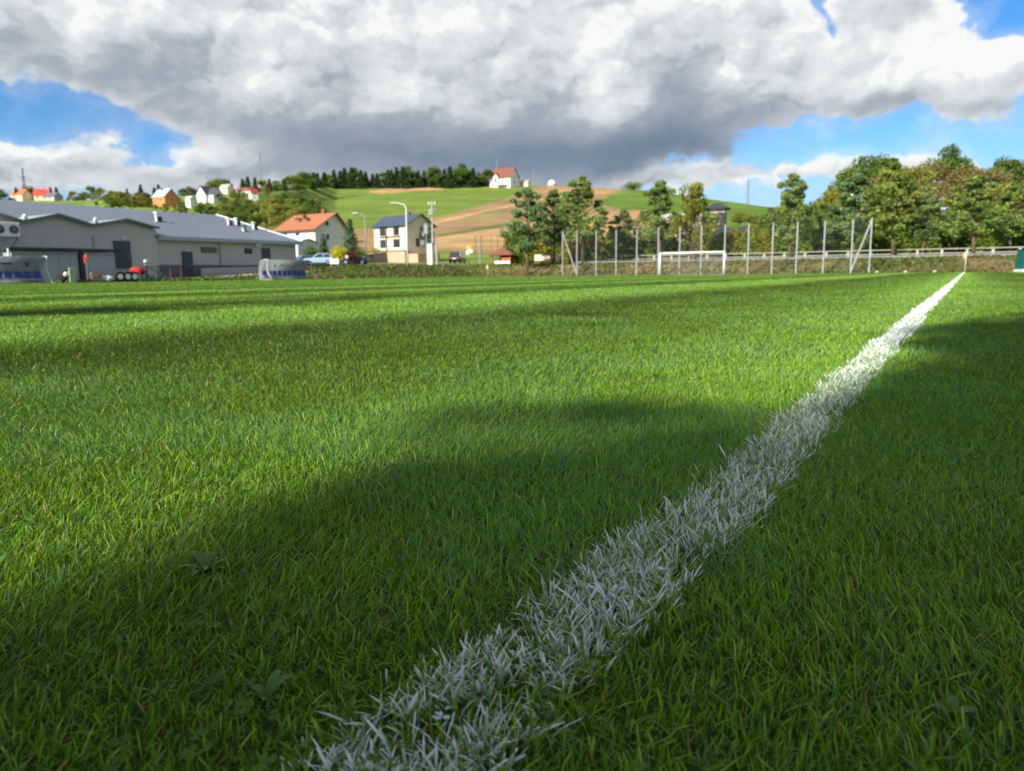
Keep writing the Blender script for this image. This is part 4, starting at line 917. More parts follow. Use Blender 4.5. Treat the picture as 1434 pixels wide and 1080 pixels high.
# ---------------------------------------------------------------- dugouts
POLY = mat('dugout_sheet', (.60, .63, .64), .35, .15, 1.2, spec=.5, trans=.75, tcol=(1, 1, 1)); ALU = mat('aluminium_frame', (.55, .56, .55), .4, .1, 5, metal=.2); MARK = mat('faded_lettering', (.08, .09, .16), .7, .1, 8); MARK2 = mat('faded_emblem', (.17, .14, .09), .7, .3, 8)
def dugout(L0, L1, label, nseat, marks):
    W_ = L1-L0; t = empty('dugout', fld((L0+L1)/2, 54.6), PHI, label, 'dugout', 'team dugouts on the far touchline')
    prof = [(1.25, 0.02), (1.28, .6), (1.18, 1.2), (1.0, 1.66), (.45, 1.82), (-.05, 1.84)]
    vs = []; fs = []
    for x in (-W_/2, W_/2):
        for y, z in prof: vs.append((x, y, z))
    n = len(prof)
    for i in range(n-1): fs.append((i, i+1, i+1+n, i+n))
    o = MB().add(vs, fs).obj('shell', POLY, t, smooth=True); o.modifiers.new('s', 'SOLIDIFY').thickness = .03
    for sg in (-1, 1):
        x = sg*W_/2; o = MB().add([(x, y, z) for y, z in prof]+[(x+sg*.0, -.05, 1.9), (x, .85, 1.0), (x, .8, .02)], [tuple(range(n+3))]).obj('side_panel', POLY, t); o.modifiers.new('s', 'SOLIDIFY').thickness = .03
        MB().tube([(x, -.55, 0), (x, -.12, .5), (x, .05, 1.0), (x, .0, 1.5), (x, -.08, 1.84), (x, .4, 1.83), (x, .98, 1.68)], .055, 7).obj('frame', ALU, t, smooth=True)
    for q in range(1, nseat): MB().tube([(-W_/2+q*W_/nseat, y-.04, z-.02) for y, z in prof], .022, 6).obj('rib', ALU, t)
    MB().box((0, .85, .28), (W_-.2, .3, .12)).obj('bench_beam', ALU, t)
    for q in range(nseat):
        x = -W_/2+(q+.5)*W_/nseat; mb = MB(); mb.box((x, .62, .42), (.46, .40, .09)); mb.box((x, .83, .64), (.46, .06, .42)); mb.obj('seat', BLUEP, t, bevel=.02)
    MB().box((0, .5, .05), (W_-.1, 1.5, .08)).obj('floor_board', WOODM, t)
    for m_, items in marks:
        mb = MB()
        for (u, w2, z) in items:
            y = np.interp(z, [p[1] for p in prof[:5]], [p[0] for p in prof[:5]]); y2 = np.interp(z+.14, [p[1] for p in prof[:5]], [p[0] for p in prof[:5]]); x = u*W_
            mb.add([(x, y-.06, z), (x+w2, y-.06, z), (x+w2, y2-.06, z+.15), (x, y2-.06, z+.15)], [(0, 1, 2, 3)])
        mb.obj('marking', m_, t)
    return t
a, _ = onS(382, 390, 54.0); b, _ = onS(443, 390, 54.0)
dugout(a, b, 'clear curved dugout with blue seats right of the warehouse', 9, [(MARK2, [(-.18, .22, 1.28), (-.04, .14, 1.28), (.0, .12, 1.3), (.05, .16, 1.28), (.11, .2, 1.28), (.3, .12, 1.22)])])
a2, _ = onS(74, 390, 54.0)
dugout(a2-(b-a)*1.25, a2, 'clear curved dugout with blue seats cut off by the left edge', 11, [(MARK, [(.0+.035*i, .20+.06*(i % 3), 1.3) for i in range(7)]), (MARK2, [(.36, .34, 1.3), (.37, .26, 1.18)])])
# ---------------------------------------------------------------- junk between dugout and warehouse
def J(px, s): return onS(px, 385, s)[0]
def wheel(px, z0, label, g_):
    t = empty('spare_wheel', fld(J(px, 57), 57, 0), PHI, label, 'wheel', g_)
    mb = MB(); pts = []
    o = MB().tube([(0, -.15, .42), (0, .15, .42)], .42, 20).obj('tyre', RUBBER, t, bevel=.04); MB().tube([(0, -.19, .42), (0, -.13, .42)], .21, 16).obj('rim', WHITE, t)
wheel(167, 0, 'black wheel with white rim, left of three by the shed end', 'wheels leaning by the shed end'); wheel(177.5, 0, 'black wheel with white rim, middle of three by the shed end', 'wheels leaning by the shed end'); wheel(187, 0, 'black wheel with white rim, right of three by the shed end', 'wheels leaning by the shed end')
t = empty('barrel', fld(J(91, 57.5), 57.5), PHI, 'black drum with a pale lid between dugout and green post', 'barrel'); MB().tube([(0, 0, 0), (0, 0, .5), (0, 0, 1.0)], [.40, .46, .38], 14).obj('drum', RUBBER, t, smooth=True); MB().ball((-.1, -.35, .62), (.2, .14, .2)).obj('lid', WHITE, t, smooth=True)
t = empty('marker_post', fld(J(101.5, 57), 57), PHI, 'pale green upright board beside the black drum', 'board'); MB().box((0, 0, .55), (.5, .12, 1.1)).obj('board', mat('pale_green_board', (.35, .5, .30), .7, .15, 4), t, bevel=.02); MB().box((0, .1, .3), (.1, .1, .6)).obj('leg', WOODM, t)
for i, (px, w, h, m_, lb, nm, ct) in enumerate([(134, 1.2, .75, WOODM, 'heap of raw timber boards next to the red flag', 'timber_pile', 'timber'), (150, .9, .5, mat('white_sack', (.62, .66, .72), .8, .2, 5), 'pale blue white sack at the right end of the timber heap', 'sack', 'sack'), (193, 1.1, .65, RED, 'crumpled red tarpaulin on the crates by the warehouse', 'tarpaulin', 'tarpaulin')]):
    t = empty(nm, fld(J(px, 57.2), 57.2, .55 if nm == 'tarpaulin' else 0), PHI, lb, ct)
    if nm == 'timber_pile':
        for q in range(9): MB().bar((-w/2+random.uniform(-.2, .2), random.uniform(-.3, .3), .06+q*.08), (w/2+random.uniform(-.2, .3), random.uniform(-.3, .3), .06+q*.075+random.uniform(-.03, .05)), .16, .06).obj('plank', m_, t)
    else:
        mb = MB(); mb.ball((0, 0, h*.45), (w*.5, .4, h*.5), 14, 9)
        mb.v = [(x+.1*math.sin(z*9+y*5), y+.1*math.sin(x*8), max(0, z+.07*math.sin(x*11+y*7))) for x, y, z in mb.v]; mb.obj('folds', m_, t, smooth=True); MB().tube([(-w*.3, -.2, h*.6), (w*.3, .1, h*.75)], .03, 6).obj('cord', GALV, t)
def crate(px, lb, m_, w=.75, h=.6):
    t = empty('crate', fld(J(px, 57), 57), PHI, lb, 'crate', 'plastic crates by the warehouse'); mb = MB()
    mb.box((0, 0, .03), (w, .5, .06)); 
    for z in (.16, .32, .48): mb.box((0, -.26, z), (w, .03, .1)); mb.box((0, .26, z), (w, .03, .1)); mb.box((-w/2, 0, z), (.03, .5, .1)); mb.box((w/2, 0, z), (.03, .5, .1))
    mb.obj('slats', m_, t)
    for sx in (-1, 1): MB().box((sx*w/2, -.26, .3), (.06, .06, .6)).obj('corner', m_, t)
crate(197, 'green plastic crate under the red tarpaulin', GREENP); crate(208, 'smaller green crate at the foot of the leaning board', GREENP, .55)
t = empty('leaning_plank', fld(J(211, 57), 56.7), PHI, 'long pale board sloping down to the right beside the green crates', 'board'); MB().bar((-.6, 0, 1.35), (1.6, 0, .1), .25, .06).obj('board', CONC, t); MB().bar((-.55, 0, 0), (-.55, 0, 1.55), .1).obj('prop', DARK, t); MB().ball((-.55, 0, 1.62), .14).obj('cap', WHITE, t, smooth=True)
t = empty('pipe_barrier', fld(J(222, 56.6), 56.6), PHI, 'red brown pipe barrier at the corner of the warehouse', 'barrier')
for x in (-1.6, 0, 1.1): MB().tube([(x, 0, 0), (x, 0, 1.25)], .04, 7).obj('upright', RUST, t)
for z in (.15, 1.2): MB().tube([(-1.6, 0, z), (1.1, 0, z)], .035, 7).obj('rail', RUST, t)
# ---------------------------------------------------------------- houses
def rmat(n, c): return mat(n, c, .75, .12, 1.2, bump=.3)
def house(name, px, r, dy, rz, w, d, wh_, rh, wallm, roofm, label, wins=(), chim=(), over=.5, base=None, cat='house', group=None, shift=.5, sc=1.0, fm=None):
    """local x along the ridge; front face at y=-d/2; px gives the column of the middle"""
    p = on(px, r); p.z += dy; t = empty(name, p, rz, label, cat, group); t.scale = (sc, sc, sc)
    mb = MB(); v = []
    for x in (-w/2, w/2): v += [(x, -d/2, -2.5), (x, d/2, -2.5), (x, d/2, wh_), (x, (shift-.5)*d, wh_+rh), (x, -d/2, wh_)]
    mb.add(v, [(0, 1, 2, 3, 4), (9, 8, 7, 6, 5)]+[(i, (i+1) % 5, (i+1) % 5+5, i+5) for i in range(5)]); mb.obj('wall', wallm, t)
    mb = MB(); ym = (shift-.5)*d; s1 = rh/(d/2+ym) if shift != .5 else rh/(d/2); s2 = rh/(d/2-ym)
    y1, z1 = -d/2-over, wh_-over*rh/(ym+d/2); y2, z2 = d/2+over, wh_-over*rh/(d/2-ym); g_ = .04
    slab(mb, (-w/2-over, y1, z1+.15), (w/2+over, y1, z1+.15), (w/2+over, ym, wh_+rh+.15), (-w/2-over, ym, wh_+rh+.15), .14)
    slab(mb, (-w/2-over, ym+g_, wh_+rh+.14), (w/2+over, ym+g_, wh_+rh+.14), (w/2+over, y2, z2+.15), (-w/2-over, y2, z2+.15), .14)
    rf = mb.obj('roof', roofm, t)
    for (cx, cy, ch) in chim: MB().box((cx, cy, wh_+rh*(1-abs(cy-ym)/(d/2))+ch/2-.2), (.6, .6, ch+.4)).obj('chimney', mat('chimney_brick', (.22, .10, .07), .85, .2, 5), rf)
    for (fc, a, z, ww, hh) in wins:      # fc: f front, r right gable, l left gable
        if fc == 'f': c, dm, pd, pc = (a, -d/2-.02, z), (ww, .1, hh), (ww-.2, .04, hh-.2), (a, -d/2-.08, z)
        elif fc == 'r': c, dm, pd, pc = (w/2+.02, a, z), (.1, ww, hh), (.04, ww-.2, hh-.2), (w/2+.08, a, z)
        else: c, dm, pd, pc = (-w/2-.02, a, z), (.1, ww, hh), (.04, ww-.2, hh-.2), (-w/2-.08, a, z)
        o = MB().box(c, dm).obj('window', fm or WHITE, t); MB().box(pc, pd).obj('pane', GLASS, o)
    return t
CREAM = rmat('cream_render', (.78, .66, .47)); WREND = rmat('white_render', (.78, .77, .74)); ORANGE = rmat('orange_tile', (.36, .14, .065)); NAVY = rmat('navy_roof', (.055, .075, .12)); GREYR = rmat('grey_render', (.40, .38, .35)); BROWNR = rmat('brown_tile', (.20, .075, .05)); REDR = rmat('red_tile', (.55, .07, .05)); ORW = rmat('orange_render', (.62, .25, .08)); PALER = rmat('pale_sheet_roof', (.5, .52, .56)); STONE = rmat('pink_stone', (.52, .36, .24))
# navy roofed house
nh = house('house', 566, 150, 1.9, R(-37), 9.0, 7.4, 4.9, 2.0, CREAM, NAVY, 'cream two storey house with dark navy gable roof and timber balcony framing', [('f', -2.1, 1.5, 1.5, 1.6), ('f', 1.7, 1.5, 1.8, 1.6), ('f', -2.1, 3.85, 1.5, 1.7), ('f', 1.7, 3.85, 1.5, 1.7), ('r', -.9, 1.6, .9, 1.6)], [(1.2, .3, .8)], .55, fm=DARK)
for x in (-1.0,): MB().box((x, -3.82, 2.4), (.2, .14, 4.9)).obj('timber_post', DARK, nh)
MB().box((0, -3.86, 2.75), (5.6, .12, .18)).obj('timber_beam', DARK, nh); MB().box((0, -3.82, .02), (9.0, .2, .25)).obj('floor_band', DARK, nh)
for z in (2.6, 4.4): MB().box((5.1, 1.2, z), (1.2, 3.0, .12)).obj('balcony_deck', DARK, nh)
for z in (1.05, 2.65): 
    mb = MB(); mb.box((5.7, 1.2, z+.5), (.06, 3.0, .85)); mb.box((5.1, -.3, z+.5), (1.2, .06, .85)); mb.obj('balcony_rail', mat('blue_grey_rail', (.16, .19, .22), .5, .1, 3), nh)
MB().box((.3, -4.5, -1.4), (10.2, 1.6, 2.5)).obj('terrace_wall', STONE, nh); MB().box((6.6, -1.6, -1.5), (3.0, 6.0, 1.7)).obj('terrace_step', STONE, nh)
# orange roofed house with garage
oh = house('house', 438, 142, .3, R(-32), 9.4, 7.6, 5.6, 2.7, WREND, ORANGE, 'white house with broad orange tiled roof and grey shaded gable', [('f', -2.7, 4.4, 1.1, 1.2), ('f', .4, 4.4, 1.2, 1.2), ('f', -2.2, 1.8, 1.1, 1.2), ('r', -.9, 6.4, .9, .9), ('r', -.9, 4.1, .9, 1.2), ('r', 1.2, 1.5, .9, 1.2)], [(-1.5, -.4, .9), (2.4, .8, .9)], .8, shift=.62)
MB().box((.8, -4.4, 3.3), (6.2, 1.0, .18)).obj('balcony_deck', STONE, oh); MB().box((.8, -4.88, 3.8), (6.2, .06, .9)).obj('balcony_rail', WREND, oh)
for x in (-1.0, .4): MB().box((x*1.5, -1.8, 7.75-.3), (.9, .8, .25)).obj('skylight', DARK, oh)
house('garage', 419, 128, .2, R(-25), 3.6, 5.0, 3.2, .6, WREND, PALER, 'small white flat roofed outbuilding at the corner of the orange roofed house', [('f', 0, 1.4, 2.0, 1.8)], (), .25, cat='outbuilding')
# hilltop house and neighbours
hh = house('house', 707, 640, -.5, R(-30), 20, 14, 7.5, 8, WREND, BROWNR, 'large white hilltop villa with steep brown roof', [('f', -3, 2.4, 1.6, 1.8), ('f', 3, 2.4, 1.6, 1.8), ('f', 3, 5.4, 1.4, 1.4), ('r', 0, 3, 1.6, 1.8), ('r', 0, 8.0, 1.6, 1.8)], [(-3, 0, 3)], .8)
mb = MB(); mb.add([(-5.5, -9, -2), (-.5, -9, -2), (-.5, -9, 7.5), (-3, -9, 10.5), (-5.5, -9, 7.5), (-5.5, -2, -2), (-.5, -2, -2), (-.5, -2, 7.5), (-3, -2, 10.5), (-5.5, -2, 7.5)], [(0, 1, 2, 3, 4), (9, 8, 7, 6, 5)]+[(i, (i+1) % 5, (i+1) % 5+5, i+5) for i in range(5)]); mb.obj('dormer_wing', WREND, hh)
mb = MB(); slab(mb, (-6, -9.5, 7.2), (-3, -9.5, 11), (-3, 0, 11), (-6, 0, 7.2), .3); slab(mb, (-3, -9.5, 11), (0, -9.5, 7.2), (0, 0, 7.2), (-3, 0, 11), .3); mb.obj('dormer_roof', BROWNR, hh)
MB().box((-3, -9.1, 5), (1.6, .2, 3)).obj('window', GLASS, hh); MB().box((2, -8.4, 1.0), (10, 3.4, .5)).obj('terrace', mat('pale_green_rail', (.45, .6, .5), .7, .1, 2), hh)
house('outbuilding', 736, 645, -.3, R(-30), 8, 5, 3.5, 1.5, CREAM, GREYR, 'low cream outbuilding right of the hilltop villa', [('f', -2, 1.8, 1.2, 1.2), ('f', 2, 1.8, 1.2, 1.2)], (), .4, cat='outbuilding')
t = empty('storage_dome', on(773, 650), 0, 'small white dome on the ridge right of the hilltop villa', 'dome'); mb = MB(); mb.ball((0, 0, .5), (3.6, 3.6, 4.2), 18, 12); mb.obj('shell', WHITE, t, smooth=True); MB().tube([(0, 0, -1), (0, 0, 1.2)], 3.7, 18).obj('base_ring', CONC, t)
for args in [
    ('house', 37, rpy(37, 280), 0, R(-15), 11, 9, 4.0, 4.5, CREAM, rmat('bright_orange_tile', (.62, .15, .05)), 'cream house with bright orange roof, leftmost on the skyline', [('f', -3, 2, 1.4, 1.5), ('f', 1.5, 2, 1.4, 1.5)], [(2, 0, 1.5)]),
    ('house', 66, rpy(66, 279), 0, R(20), 11, 8, 4.0, 5, CREAM, REDR, 'house with red roof right of the orange roofed skyline house', [('f', -3, 2, 1.4, 1.5), ('f', 2, 2, 1.4, 1.5)], [(2, 0, 1.5)]),
    ('house', 82, rpy(82, 280), 0, R(-20), 10, 8, 3.2, 3, GREYR, rmat('slate_roof', (.12, .14, .18)), 'grey house with slate roof beside the red roofed one', [('f', 0, 2, 1.4, 1.5)], [(2, 0, 1.2)]),
    ('house', 236, rpy(236, 288), 0, R(-32), 10.5, 7.5, 4.4, 3.9, ORW, PALER, 'orange walled house with pale grey roof on the hillside', [('f', -2.6, 2.6, 1.4, 1.3), ('f', 1.8, 2.6, 1.4, 1.3), ('r', 0, 2.8, 1.2, 1.4)], [(-1, -.8, 1.4)]),
    ('house', 301, rpy(301, 283), 0, R(-20), 9.5, 8.5, 4.0, 3.6, WREND, rmat('charcoal_roof', (.07, .08, .10)), 'white house with charcoal roof on the hillside', [('f', 0, 2, 1.4, 1.3)], [(2, 0, 1.2)]),
    ('house', 322, rpy(322, 270), 0, R(-20), 9, 8, 4.0, 3.6, CREAM, GREYR, 'cream gabled house among trees near the skyline spruces', [('f', 0, 2, 1.4, 1.3)], [(2, 0, 1.2)]),
    ('house', 346, rpy(346, 268), 0, R(-10), 12, 8, 3.5, 3, WREND, rmat('dull_red_roof', (.25, .09, .06)), 'long white house with dull red roof under the skyline spruces', [('f', -2, 2, 1.4, 1.3), ('f', 3, 2, 1.4, 1.3)], [(2, 0, 1.2)]),
    ('house', 359, rpy(359, 282), 0, R(35), 6, 7, 6.0, 3.6, WREND, rmat('crimson_roof', (.32, .04, .04)), 'narrow white house with crimson trim above the scrub', [('f', 0, 2, 1.2, 1.3), ('f', 0, 5, 1.2, 1.3)], [(1, 0, 1.2)]),
    ('house', 271, rpy(271, 291), 0, R(-25), 3.5, 3.5, 4.5, 1.2, WREND, PALER, 'tiny white annex below right of the orange walled house', [('f', 0, 2, 1.0, 1.3)], ()),
    ('house', 1290, 150, 1.0, R(-20), 9, 8, 4.0, 3.2, WREND, PALER, 'pale roofed house half hidden in the right hillside wood', [('f', -2, 2, 1.2, 1.3), ('f', 2, 2, 1.2, 1.3)], [(2, 0, 1.2)]),
    ('house', 1212, 150, 1.5, R(10), 9, 8, 4.2, 3.0, WREND, PALER, 'white house hidden behind the dense bluish pine on the right', [('f', -2, 2, 1.2, 1.3), ('f', 2, 2, 1.2, 1.3)], [(2, 0, 1.2)]),
    ('house', 948, 150, 1.2, R(-15), 8, 7, 5.0, 2.4, rmat('pinkish_render', (.5, .40, .34)), GREYR, 'greyish pink house partly hidden behind the rounded tree above the goal', [('f', 0, 4, 1.4, 1.3)], ()),
    ('barn', 1040, 150, .6, R(8), 8, 7, 4.0, 1.3, rmat('black_timber', (.025, .03, .035)), rmat('black_roof', (.04, .045, .06)), 'black timber shed with shallow roof right of the dark tower', [('f', 2, 2, 1.0, 1.0)], ())]:
    nm = args[0]; group = 'houses on the village hillside' if args[1] < 370 else None
    cat = 'barn' if nm == 'barn' else 'house'
    house(*args, cat=cat, group=group, sc={37: .62, 66: .60, 82: .6, 236: .72, 301: .66, 322: .48, 346: .48, 359: .5, 271: .7}.get(args[1], 1.0))
hw = house('house', 293, rpy(293, 283), 0, R(65), 7.5, 7.0, 4.6, 4.4, WREND, MATS['charcoal_roof'], 'white gable fronted house joined left of the charcoal roofed hillside house', [('l', 0, 2.2, 1.2, 1.3), ('l', 0, 5.4, 1.6, 1.0)], (), cat='house', group='houses on the village hillside', sc=.66)
# dark tower house behind the goal
tw = empty('tower_house', on(1003, 118), R(-15), 'dark timber tower with overhanging pyramid roof and white gable panel behind the goal', 'tower'); h0 = P(1003, 286, 118).z-tw.location.z
BLK = MATS['black_timber']; MB().box((0, 0, h0*.35), (2.8, 2.8, h0*.75+2)).obj('lower_wall', BLK, tw); MB().box((-.1, 0, h0*.80), (2.4, 2.4, h0*.26)).obj('upper_wall', WREND, tw)
mb = MB(); mb.box((0, 0, h0*.96), (3.8, 3.8, h0*.10), taper=.30); mb.obj('roof', MATS['black_roof'], tw)
for sx in (-1, 1): MB().box((sx*1.25, -1.25, h0*.80), (.2, .2, h0*.27)).obj('post', BLK, tw)
MB().box((.45, -1.22, h0*.78), (.7, .06, h0*.14)).obj('window', GLASS, tw)
# gazebo hut
t = empty('garden_hut', on(707, 116), R(-25), 'small red hut with brown pyramid roof beside the road', 'hut'); h0 = (P(707, 347, 116).z-t.location.z)
mb = MB(); mb.box((0, 0, h0*.80), (4.3, 4.0, h0*.50), taper=.12); mb.obj('roof', BROWNR, t)
REDW = mat('red_timber', (.42, .10, .055), .75, .2, 3)
mb = MB(); mb.box((0, 1.35, h0*.28), (3.1, .1, h0*.56)); mb.box((1.5, .2, h0*.28), (.1, 2.3, h0*.56)); mb.box((.75, -1.35, h0*.2), (1.5, .1, h0*.38)); mb.obj('wall', REDW, t)
for x in (-1.5, 1.5): MB().box((x, -1.35, h0*.28), (.16, .16, h0*.58)).obj('post', REDW, t)
MB().box((.5, -1.9, .28), (2.6, .4, .42)).obj('step', WHITE, t)
# ---------------------------------------------------------------- vehicles
def car(px, r, rz, paint, label, L_=4.2, H_=1.5, W_=1.75, wagon=False):
    p = on(px, r); p.z += .22 if 430 < px < 665 else .05
    t = empty('parked_car', p, rz, label, 'car'); hl = L_/2
    low = [(-hl, .35), (-hl+.05, .75), (-hl+.25, .92), (-hl*.35, .98), (hl*.95, .98), (hl, .8), (hl, .35), (hl*.75, .25), (-hl*.8, .25)]
    MB().prism(low, -W_/2, W_/2).obj('body', paint, t, bevel=.07)
    rx = hl*.93 if wagon else hl*.70; a, b, c, d = (-hl*.42, .97), (-hl*.08, H_), (rx*.80, H_), (rx, .97)
    mb = MB(); vs = []
    for (x, z) in (a, b, c, d): w = W_/2-.06 if z < 1 else W_/2-.24; vs += [(x, -w, z), (x, w, z)]
    mb.add(vs, [(0, 2, 4, 6), (7, 5, 3, 1), (0, 1, 3, 2), (2, 3, 5, 4), (4, 5, 7, 6)]); cab = mb.obj('cabin', paint, t, bevel=.04)
    for sg in (-1, 1):
        def q(x, z): w = W_/2-.06-(z-.97)/(H_-.97)*.18+.012; return (x, sg*w, z)
        MB().add([q(a[0]+.2, 1.02), q(b[0]+.1, H_-.09), q((b[0]+c[0])/2-.03, H_-.09), q((b[0]+c[0])/2-.03, 1.02)], [(0, 1, 2, 3)]).obj('side_window', GLASS, t); MB().add([q((b[0]+c[0])/2+.05, 1.02), q((b[0]+c[0])/2+.05, H_-.09), q(c[0]-.05, H_-.09), q(d[0]-.25, 1.02)], [(0, 1, 2, 3)]).obj('side_window', GLASS, t)
        for x in (-hl*.64, hl*.62):
            w_ = MB().tube([(x, sg*(W_/2-.2), .32), (x, sg*(W_/2+.02), .32)], .32, 18).obj('wheel', RUBBER, t); MB().tube([(x, sg*(W_/2), .32), (x, sg*(W_/2+.035), .32)], .19, 12).obj('rim', GALV, w_)
        MB().box((-hl+.06, sg*.62, .72), (.12, .32, .14)).obj('headlight', mat('lamp_glass', (.7, .7, .68), .2, .05, 5), t, bevel=.02); MB().box((hl-.03, sg*.66, .78), (.1, .22, .22)).obj('tail_light', mat('tail_red', (.4, .01, .01), .3, .1, 5), t, bevel=.02)
    e = .015
    MB().add([(a[0]+.03-e, -.7, 1.03), (a[0]+.03-e, .7, 1.03), (b[0]-.05-e, .58, H_-.07), (b[0]-.05-e, -.58, H_-.07)], [(0, 1, 2, 3)]).obj('windscreen', GLASS, t)
    MB().add([(d[0]-.03+e, -.7, 1.03), (d[0]-.03+e, .7, 1.03), (c[0]+.05+e, .58, H_-.07), (c[0]+.05+e, -.58, H_-.07)], [(0, 1, 2, 3)]).obj('rear_window', GLASS, t)
    MB().box((hl+.015, 0, .72), (.03, .52, .12)).obj('number_plate', WHITE, t)
    return t
def paint(n, c): return mat(n, c, .25, .03, 1, spec=.5, coat=.6)
car(445, 113, R(12), paint('light_blue_paint', (.36, .50, .68)), 'light blue hatchback parked behind the right dugout', wagon=True, H_=1.62)
car(421, 116, R(40), paint('mid_blue_paint', (.10, .22, .42)), 'mid blue car mostly hidden by the warehouse corner', wagon=True)
car(497, 121, R(-6), paint('dark_blue_paint', (.02, .035, .08)), 'low dark blue saloon parked under the purple bush', H_=1.3)
car(640, 118, R(-100), paint('black_paint', (.015, .016, .02)), 'black car seen from behind on the lane left of the yellow sign', wagon=True, H_=1.75, W_=1.8)
t = empty('barrier', on(467, 112), R(5), 'low white barrier board right of the light blue hatchback', 'barrier'); t.location.z += .05
MB().box((0, 0, .65), (1.3, .10, .75)).obj('board', WHITE, t, bevel=.02)
for x in (-.5, .5): MB().box((x, 0, .15), (.1, .3, .35)).obj('foot', CONC, t)
# ---------------------------------------------------------------- poles and lamps
def lamp(px, r, ytop, arm, label):
    p = on(px, r); h = P(px, ytop, r).z-p.z; t = empty('street_lamp', p, 0, label, 'street lamp', 'street lamps by the lane')
    MB().tube([(0, 0, -.3), (0, 0, h*.6), (0, 0, h-.5), (-.25, 0, h-.08), (-.9, 0, h+.12), (-arm+.5, 0, h+.2)], [.13, .10, .075, .065, .055, .05], 8).obj('pole', WHITE if px > 540 else GALV, t, smooth=True)
    MB().box((-arm+.1, 0, h+.2), (.9, .3, .14)).obj('lamp_head', mat('lamp_casing', (.7, .72, .7), .4, .05, 4), t, bevel=.03)
lamp(570, 112, 286, 1.9, 'white curved street lamp in front of the navy roofed house'); lamp(512, 126, 300, 1.7, 'grey street lamp between the two houses')
p = on(606, 114); t = empty('power_pole', p, 0, 'concrete power pole with insulator frame beside the navy roofed house', 'power pole'); h = P(606, 285, 114).z-p.z
MB().tube([(0, 0, -.3), (0, 0, h)], [.17, .09], 8).obj('pole', CONC, t)
for z in (h-.15, h-.9): MB().box((0, 0, z), (1.1, .12, .12)).obj('crossarm', GALV, t)
for x in (-.45, 0, .45): MB().tube([(x, 0, h-.1), (x, 0, h+.25)], .07, 8).obj('insulator', WHITE, t)
MB().box((-.15, -.1, h-1.3), (.7, .4, .9)).obj('transformer', GALV, t, bevel=.04)
p = on(611, 110); t = empty('pole', p, 0, 'short pale concrete post just right of the white kiosk', 'post'); MB().tube([(0, 0, -.3), (0, 0, 3.3)], [.14, .12], 8).obj('shaft', CONC, t); MB().box((0, 0, 3.35), (.34, .34, .12)).obj('cap', CONC, t)
p = on(602.5, 110); t = empty('kiosk', p, R(-20), 'narrow white electricity kiosk at the foot of the power pole', 'kiosk'); MB().box((0, 0, 1.5), (.75, .6, 3.1)).obj('cabinet', WREND, t, bevel=.03); MB().box((0, -.31, 1.2), (.5, .03, 1.6)).obj('door', CREAM, t)
MB().box((0, 0, 3.1), (.9, .75, .12)).obj('cap', CONC, t)
p = on(597, 118); t = empty('pole', p, 0, 'thin grey pole carrying a box in front of the navy house balcony', 'post'); h = P(597, 312, 118).z-p.z; MB().tube([(0, 0, -.3), (0, 0, h)], .08, 8).obj('shaft', GALV, t); MB().box((0, -.1, h-1.0), (.6, .35, 1.5)).obj('meter_box', GALV, t, bevel=.03)
p = on(672, 119); t = empty('pole', p, 0, 'thin pale pole between the yellow sign and the red hut', 'post'); MB().tube([(0, 0, -.3), (0, 0, 3.2)], .09, 8).obj('shaft', GALV, t); MB().box((0, 0, 3.3), (.22, .22, .12)).obj('cap', GALV, t)
# signs
p = on(656, 119); t = empty('road_sign', p, R(-10), 'yellow diamond road sign above two white plates', 'road sign'); z1 = P(656, 347, 119).z-p.z
MB().tube([(0, .05, -.3), (0, .05, z1+.3)], .04, 8).obj('post', GALV, t)
o = MB().box((0, 0, z1), (.62, .04, .62), M=Matrix.Rotation(R(45), 3, 'Y')).obj('diamond_plate', mat('sign_yellow', (.85, .42, .01), .4, .05, 5), t)
MB().box((-.25, 0, z1-.75), (.55, .05, .7)).obj('white_plate', WHITE, t, bevel=.02); MB().tube([(.33, -.02, z1-.55), (.33, .02, z1-.55)], .28, 16).obj('round_plate', WHITE, t)
p = on(484.5, 110); t = empty('road_sign', p, 0, 'round red rimmed road sign on a rusty post in front of the dark blue car', 'road sign'); MB().tube([(0, .04, -.3), (0, .04, 1.5)], .05, 8).obj('post', RUST, t); MB().tube([(0, 0, 1.35), (0, .03, 1.35)], .27, 20).obj('rim', RED, t); MB().tube([(0, -.02, 1.35), (0, -.004, 1.35)], .18, 20).obj('face', WHITE, t)
for px, w, h, lb, m_ in ((755, 1.4, .9, 'cream rounded board on legs, left of the three boards by the railing', CREAM), (766.5, .9, .8, 'pale pink board, middle of the three boards by the railing', mat('pale_pink_board', (.72, .58, .58), .6, .1, 4)), (779, .8, .95, 'pinkish white board, right of the three boards by the railing', mat('pinkish_white_board', (.75, .68, .70), .6, .1, 4))):
    p = on(px, 108); t = empty('notice_board', p, R(-8), lb, 'board', 'boards by the railing'); z1 = P(px, 361, 108).z-p.z; MB().box((0, 0, z1), (w, .06, h)).obj('panel', m_, t, bevel=.02)
    for x in (-w*.42, w*.42): MB().box((x, .05, z1/2-.1), (.08, .08, z1+.2)).obj('leg', WOODM, t)
# court fence on the field
p = on(690, 160); t = empty('court_fence', p, R(-5), 'tall brown open frame fence on the tan field above the red hut', 'fence'); h = P(690, 330, 160).z-p.z
xs = [(q-690)*160/F for q in (666, 674, 688, 697, 706, 716, 726)]
for x in xs: MB().box((x, 0, h/2-.5), (.16 if abs(x) > 1 else .1, .1, h+1)).obj('post', RUST, t)
for z in (h-.05, h*.55): MB().box(((xs[0]+xs[-1])/2, .08, z), (xs[-1]-xs[0], .05, .06)).obj('rail', RUST, t)
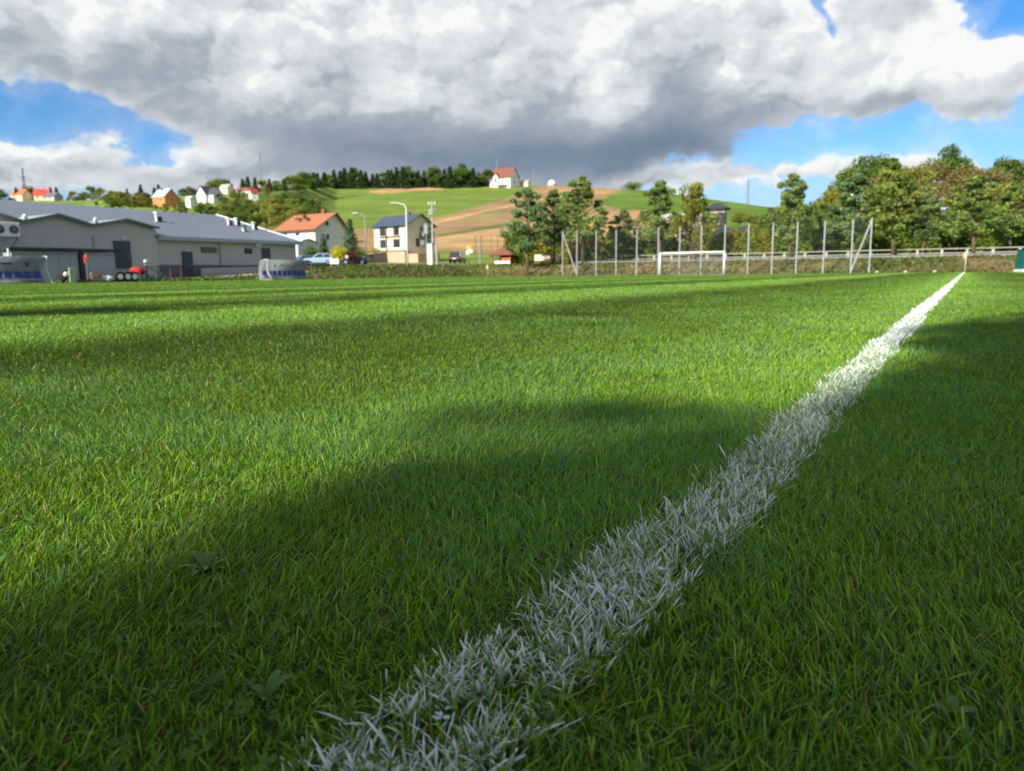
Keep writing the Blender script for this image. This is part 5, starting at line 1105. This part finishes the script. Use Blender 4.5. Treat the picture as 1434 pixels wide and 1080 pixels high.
# lattice masts on the skyline
def mast(px, r, ytop, wb, label):
    p = on(px, r); h = P(px, ytop, r).z-p.z; t = empty('pylon', p, .3, label, 'pylon', 'pylons on the skyline'); mb = MB(); n = 9
    for sx in (-1, 1):
        for sy in (-1, 1): mb.bar((sx*wb, sy*wb, -1), (sx*wb*.15, sy*wb*.15, h), .22)
    for k in range(n):
        f, f2 = k/n, (k+1)/n; w1, w2 = wb*(1-.85*f), wb*(1-.85*f2)
        for sy in (-1, 1): mb.bar((-w1, sy*w1, h*f), (w2, sy*w2, h*f2), .14); mb.bar((w1, sy*w1, h*f), (-w2, sy*w2, h*f2), .14); mb.bar((sy*w1, -w1, h*f), (sy*w2, w2, h*f2), .14)
    mb.obj('lattice', mat('pylon_steel', (.22, .25, .27), .7, .1, 2), t)
    for f in (.72, .86): MB().box((0, 0, h*f), (wb*2.6, .25, .3)).obj('crossarm', MATS['pylon_steel'], t)
mast(42, 560, 236, 1.5, 'lattice pylon above the bright orange skyline house'); mast(371, 620, 216, 1.6, 'tallest faint lattice pylon above the village spruces'); mast(1045, 640, 249, 1.1, 'faint mast on the ridge right of the goal'); mast(748, 655, 238, .9, 'thin brown mast right of the hilltop villa'); mast(697, 660, 224, .5, 'slim aerial mast behind the hilltop villa')
# green container at the right edge
p = fld(84, onL(1452, 370, 84)[0]); t = empty('storage_container', (p.x, p.y, 0), PHI+R(-90)+R(20), 'dark green storage box on a white base at the right edge of the pitch', 'container'); 
MB().box((0, 0, 1.1), (2.9, 1.8, 1.7), taper=.94).obj('body', TEAL, t, bevel=.05); MB().box((0, 0, .12), (3.0, 1.9, .22)).obj('base', WHITE, t); MB().box((0, 0, 2.0), (2.8, 1.75, .10)).obj('lid', TEAL, t)
for z in (.8, 1.4): MB().box((0, -.93, z), (2.7, .04, .06)).obj('rib', TEAL, t)
# pale stones at the foot of the bank
ST = mat('pale_stone', (.55, .52, .46), .9, .2, 5)
for px, lb in ((1268, 'pale stone at the foot of the bank left of the corner flag'), (1309, 'smaller pale stone at the bank foot nearer the corner flag'), (1228, 'pale stone close to the last fence post')):
    s_, _ = onL(px, 378, 86.0); mb = MB(); mb.ball((0, 0, .1), (.17, .13, .11), 10, 7); mb.v = [(x*(1+.2*math.sin(9*z+5*y)), y, z*(1+.2*math.sin(7*x))) for x, y, z in mb.v]; o = mb.obj('stone', ST, smooth=True); o.location = fld(86, s_); tag(o, lb, 'stone', 'stones at the foot of the bank')
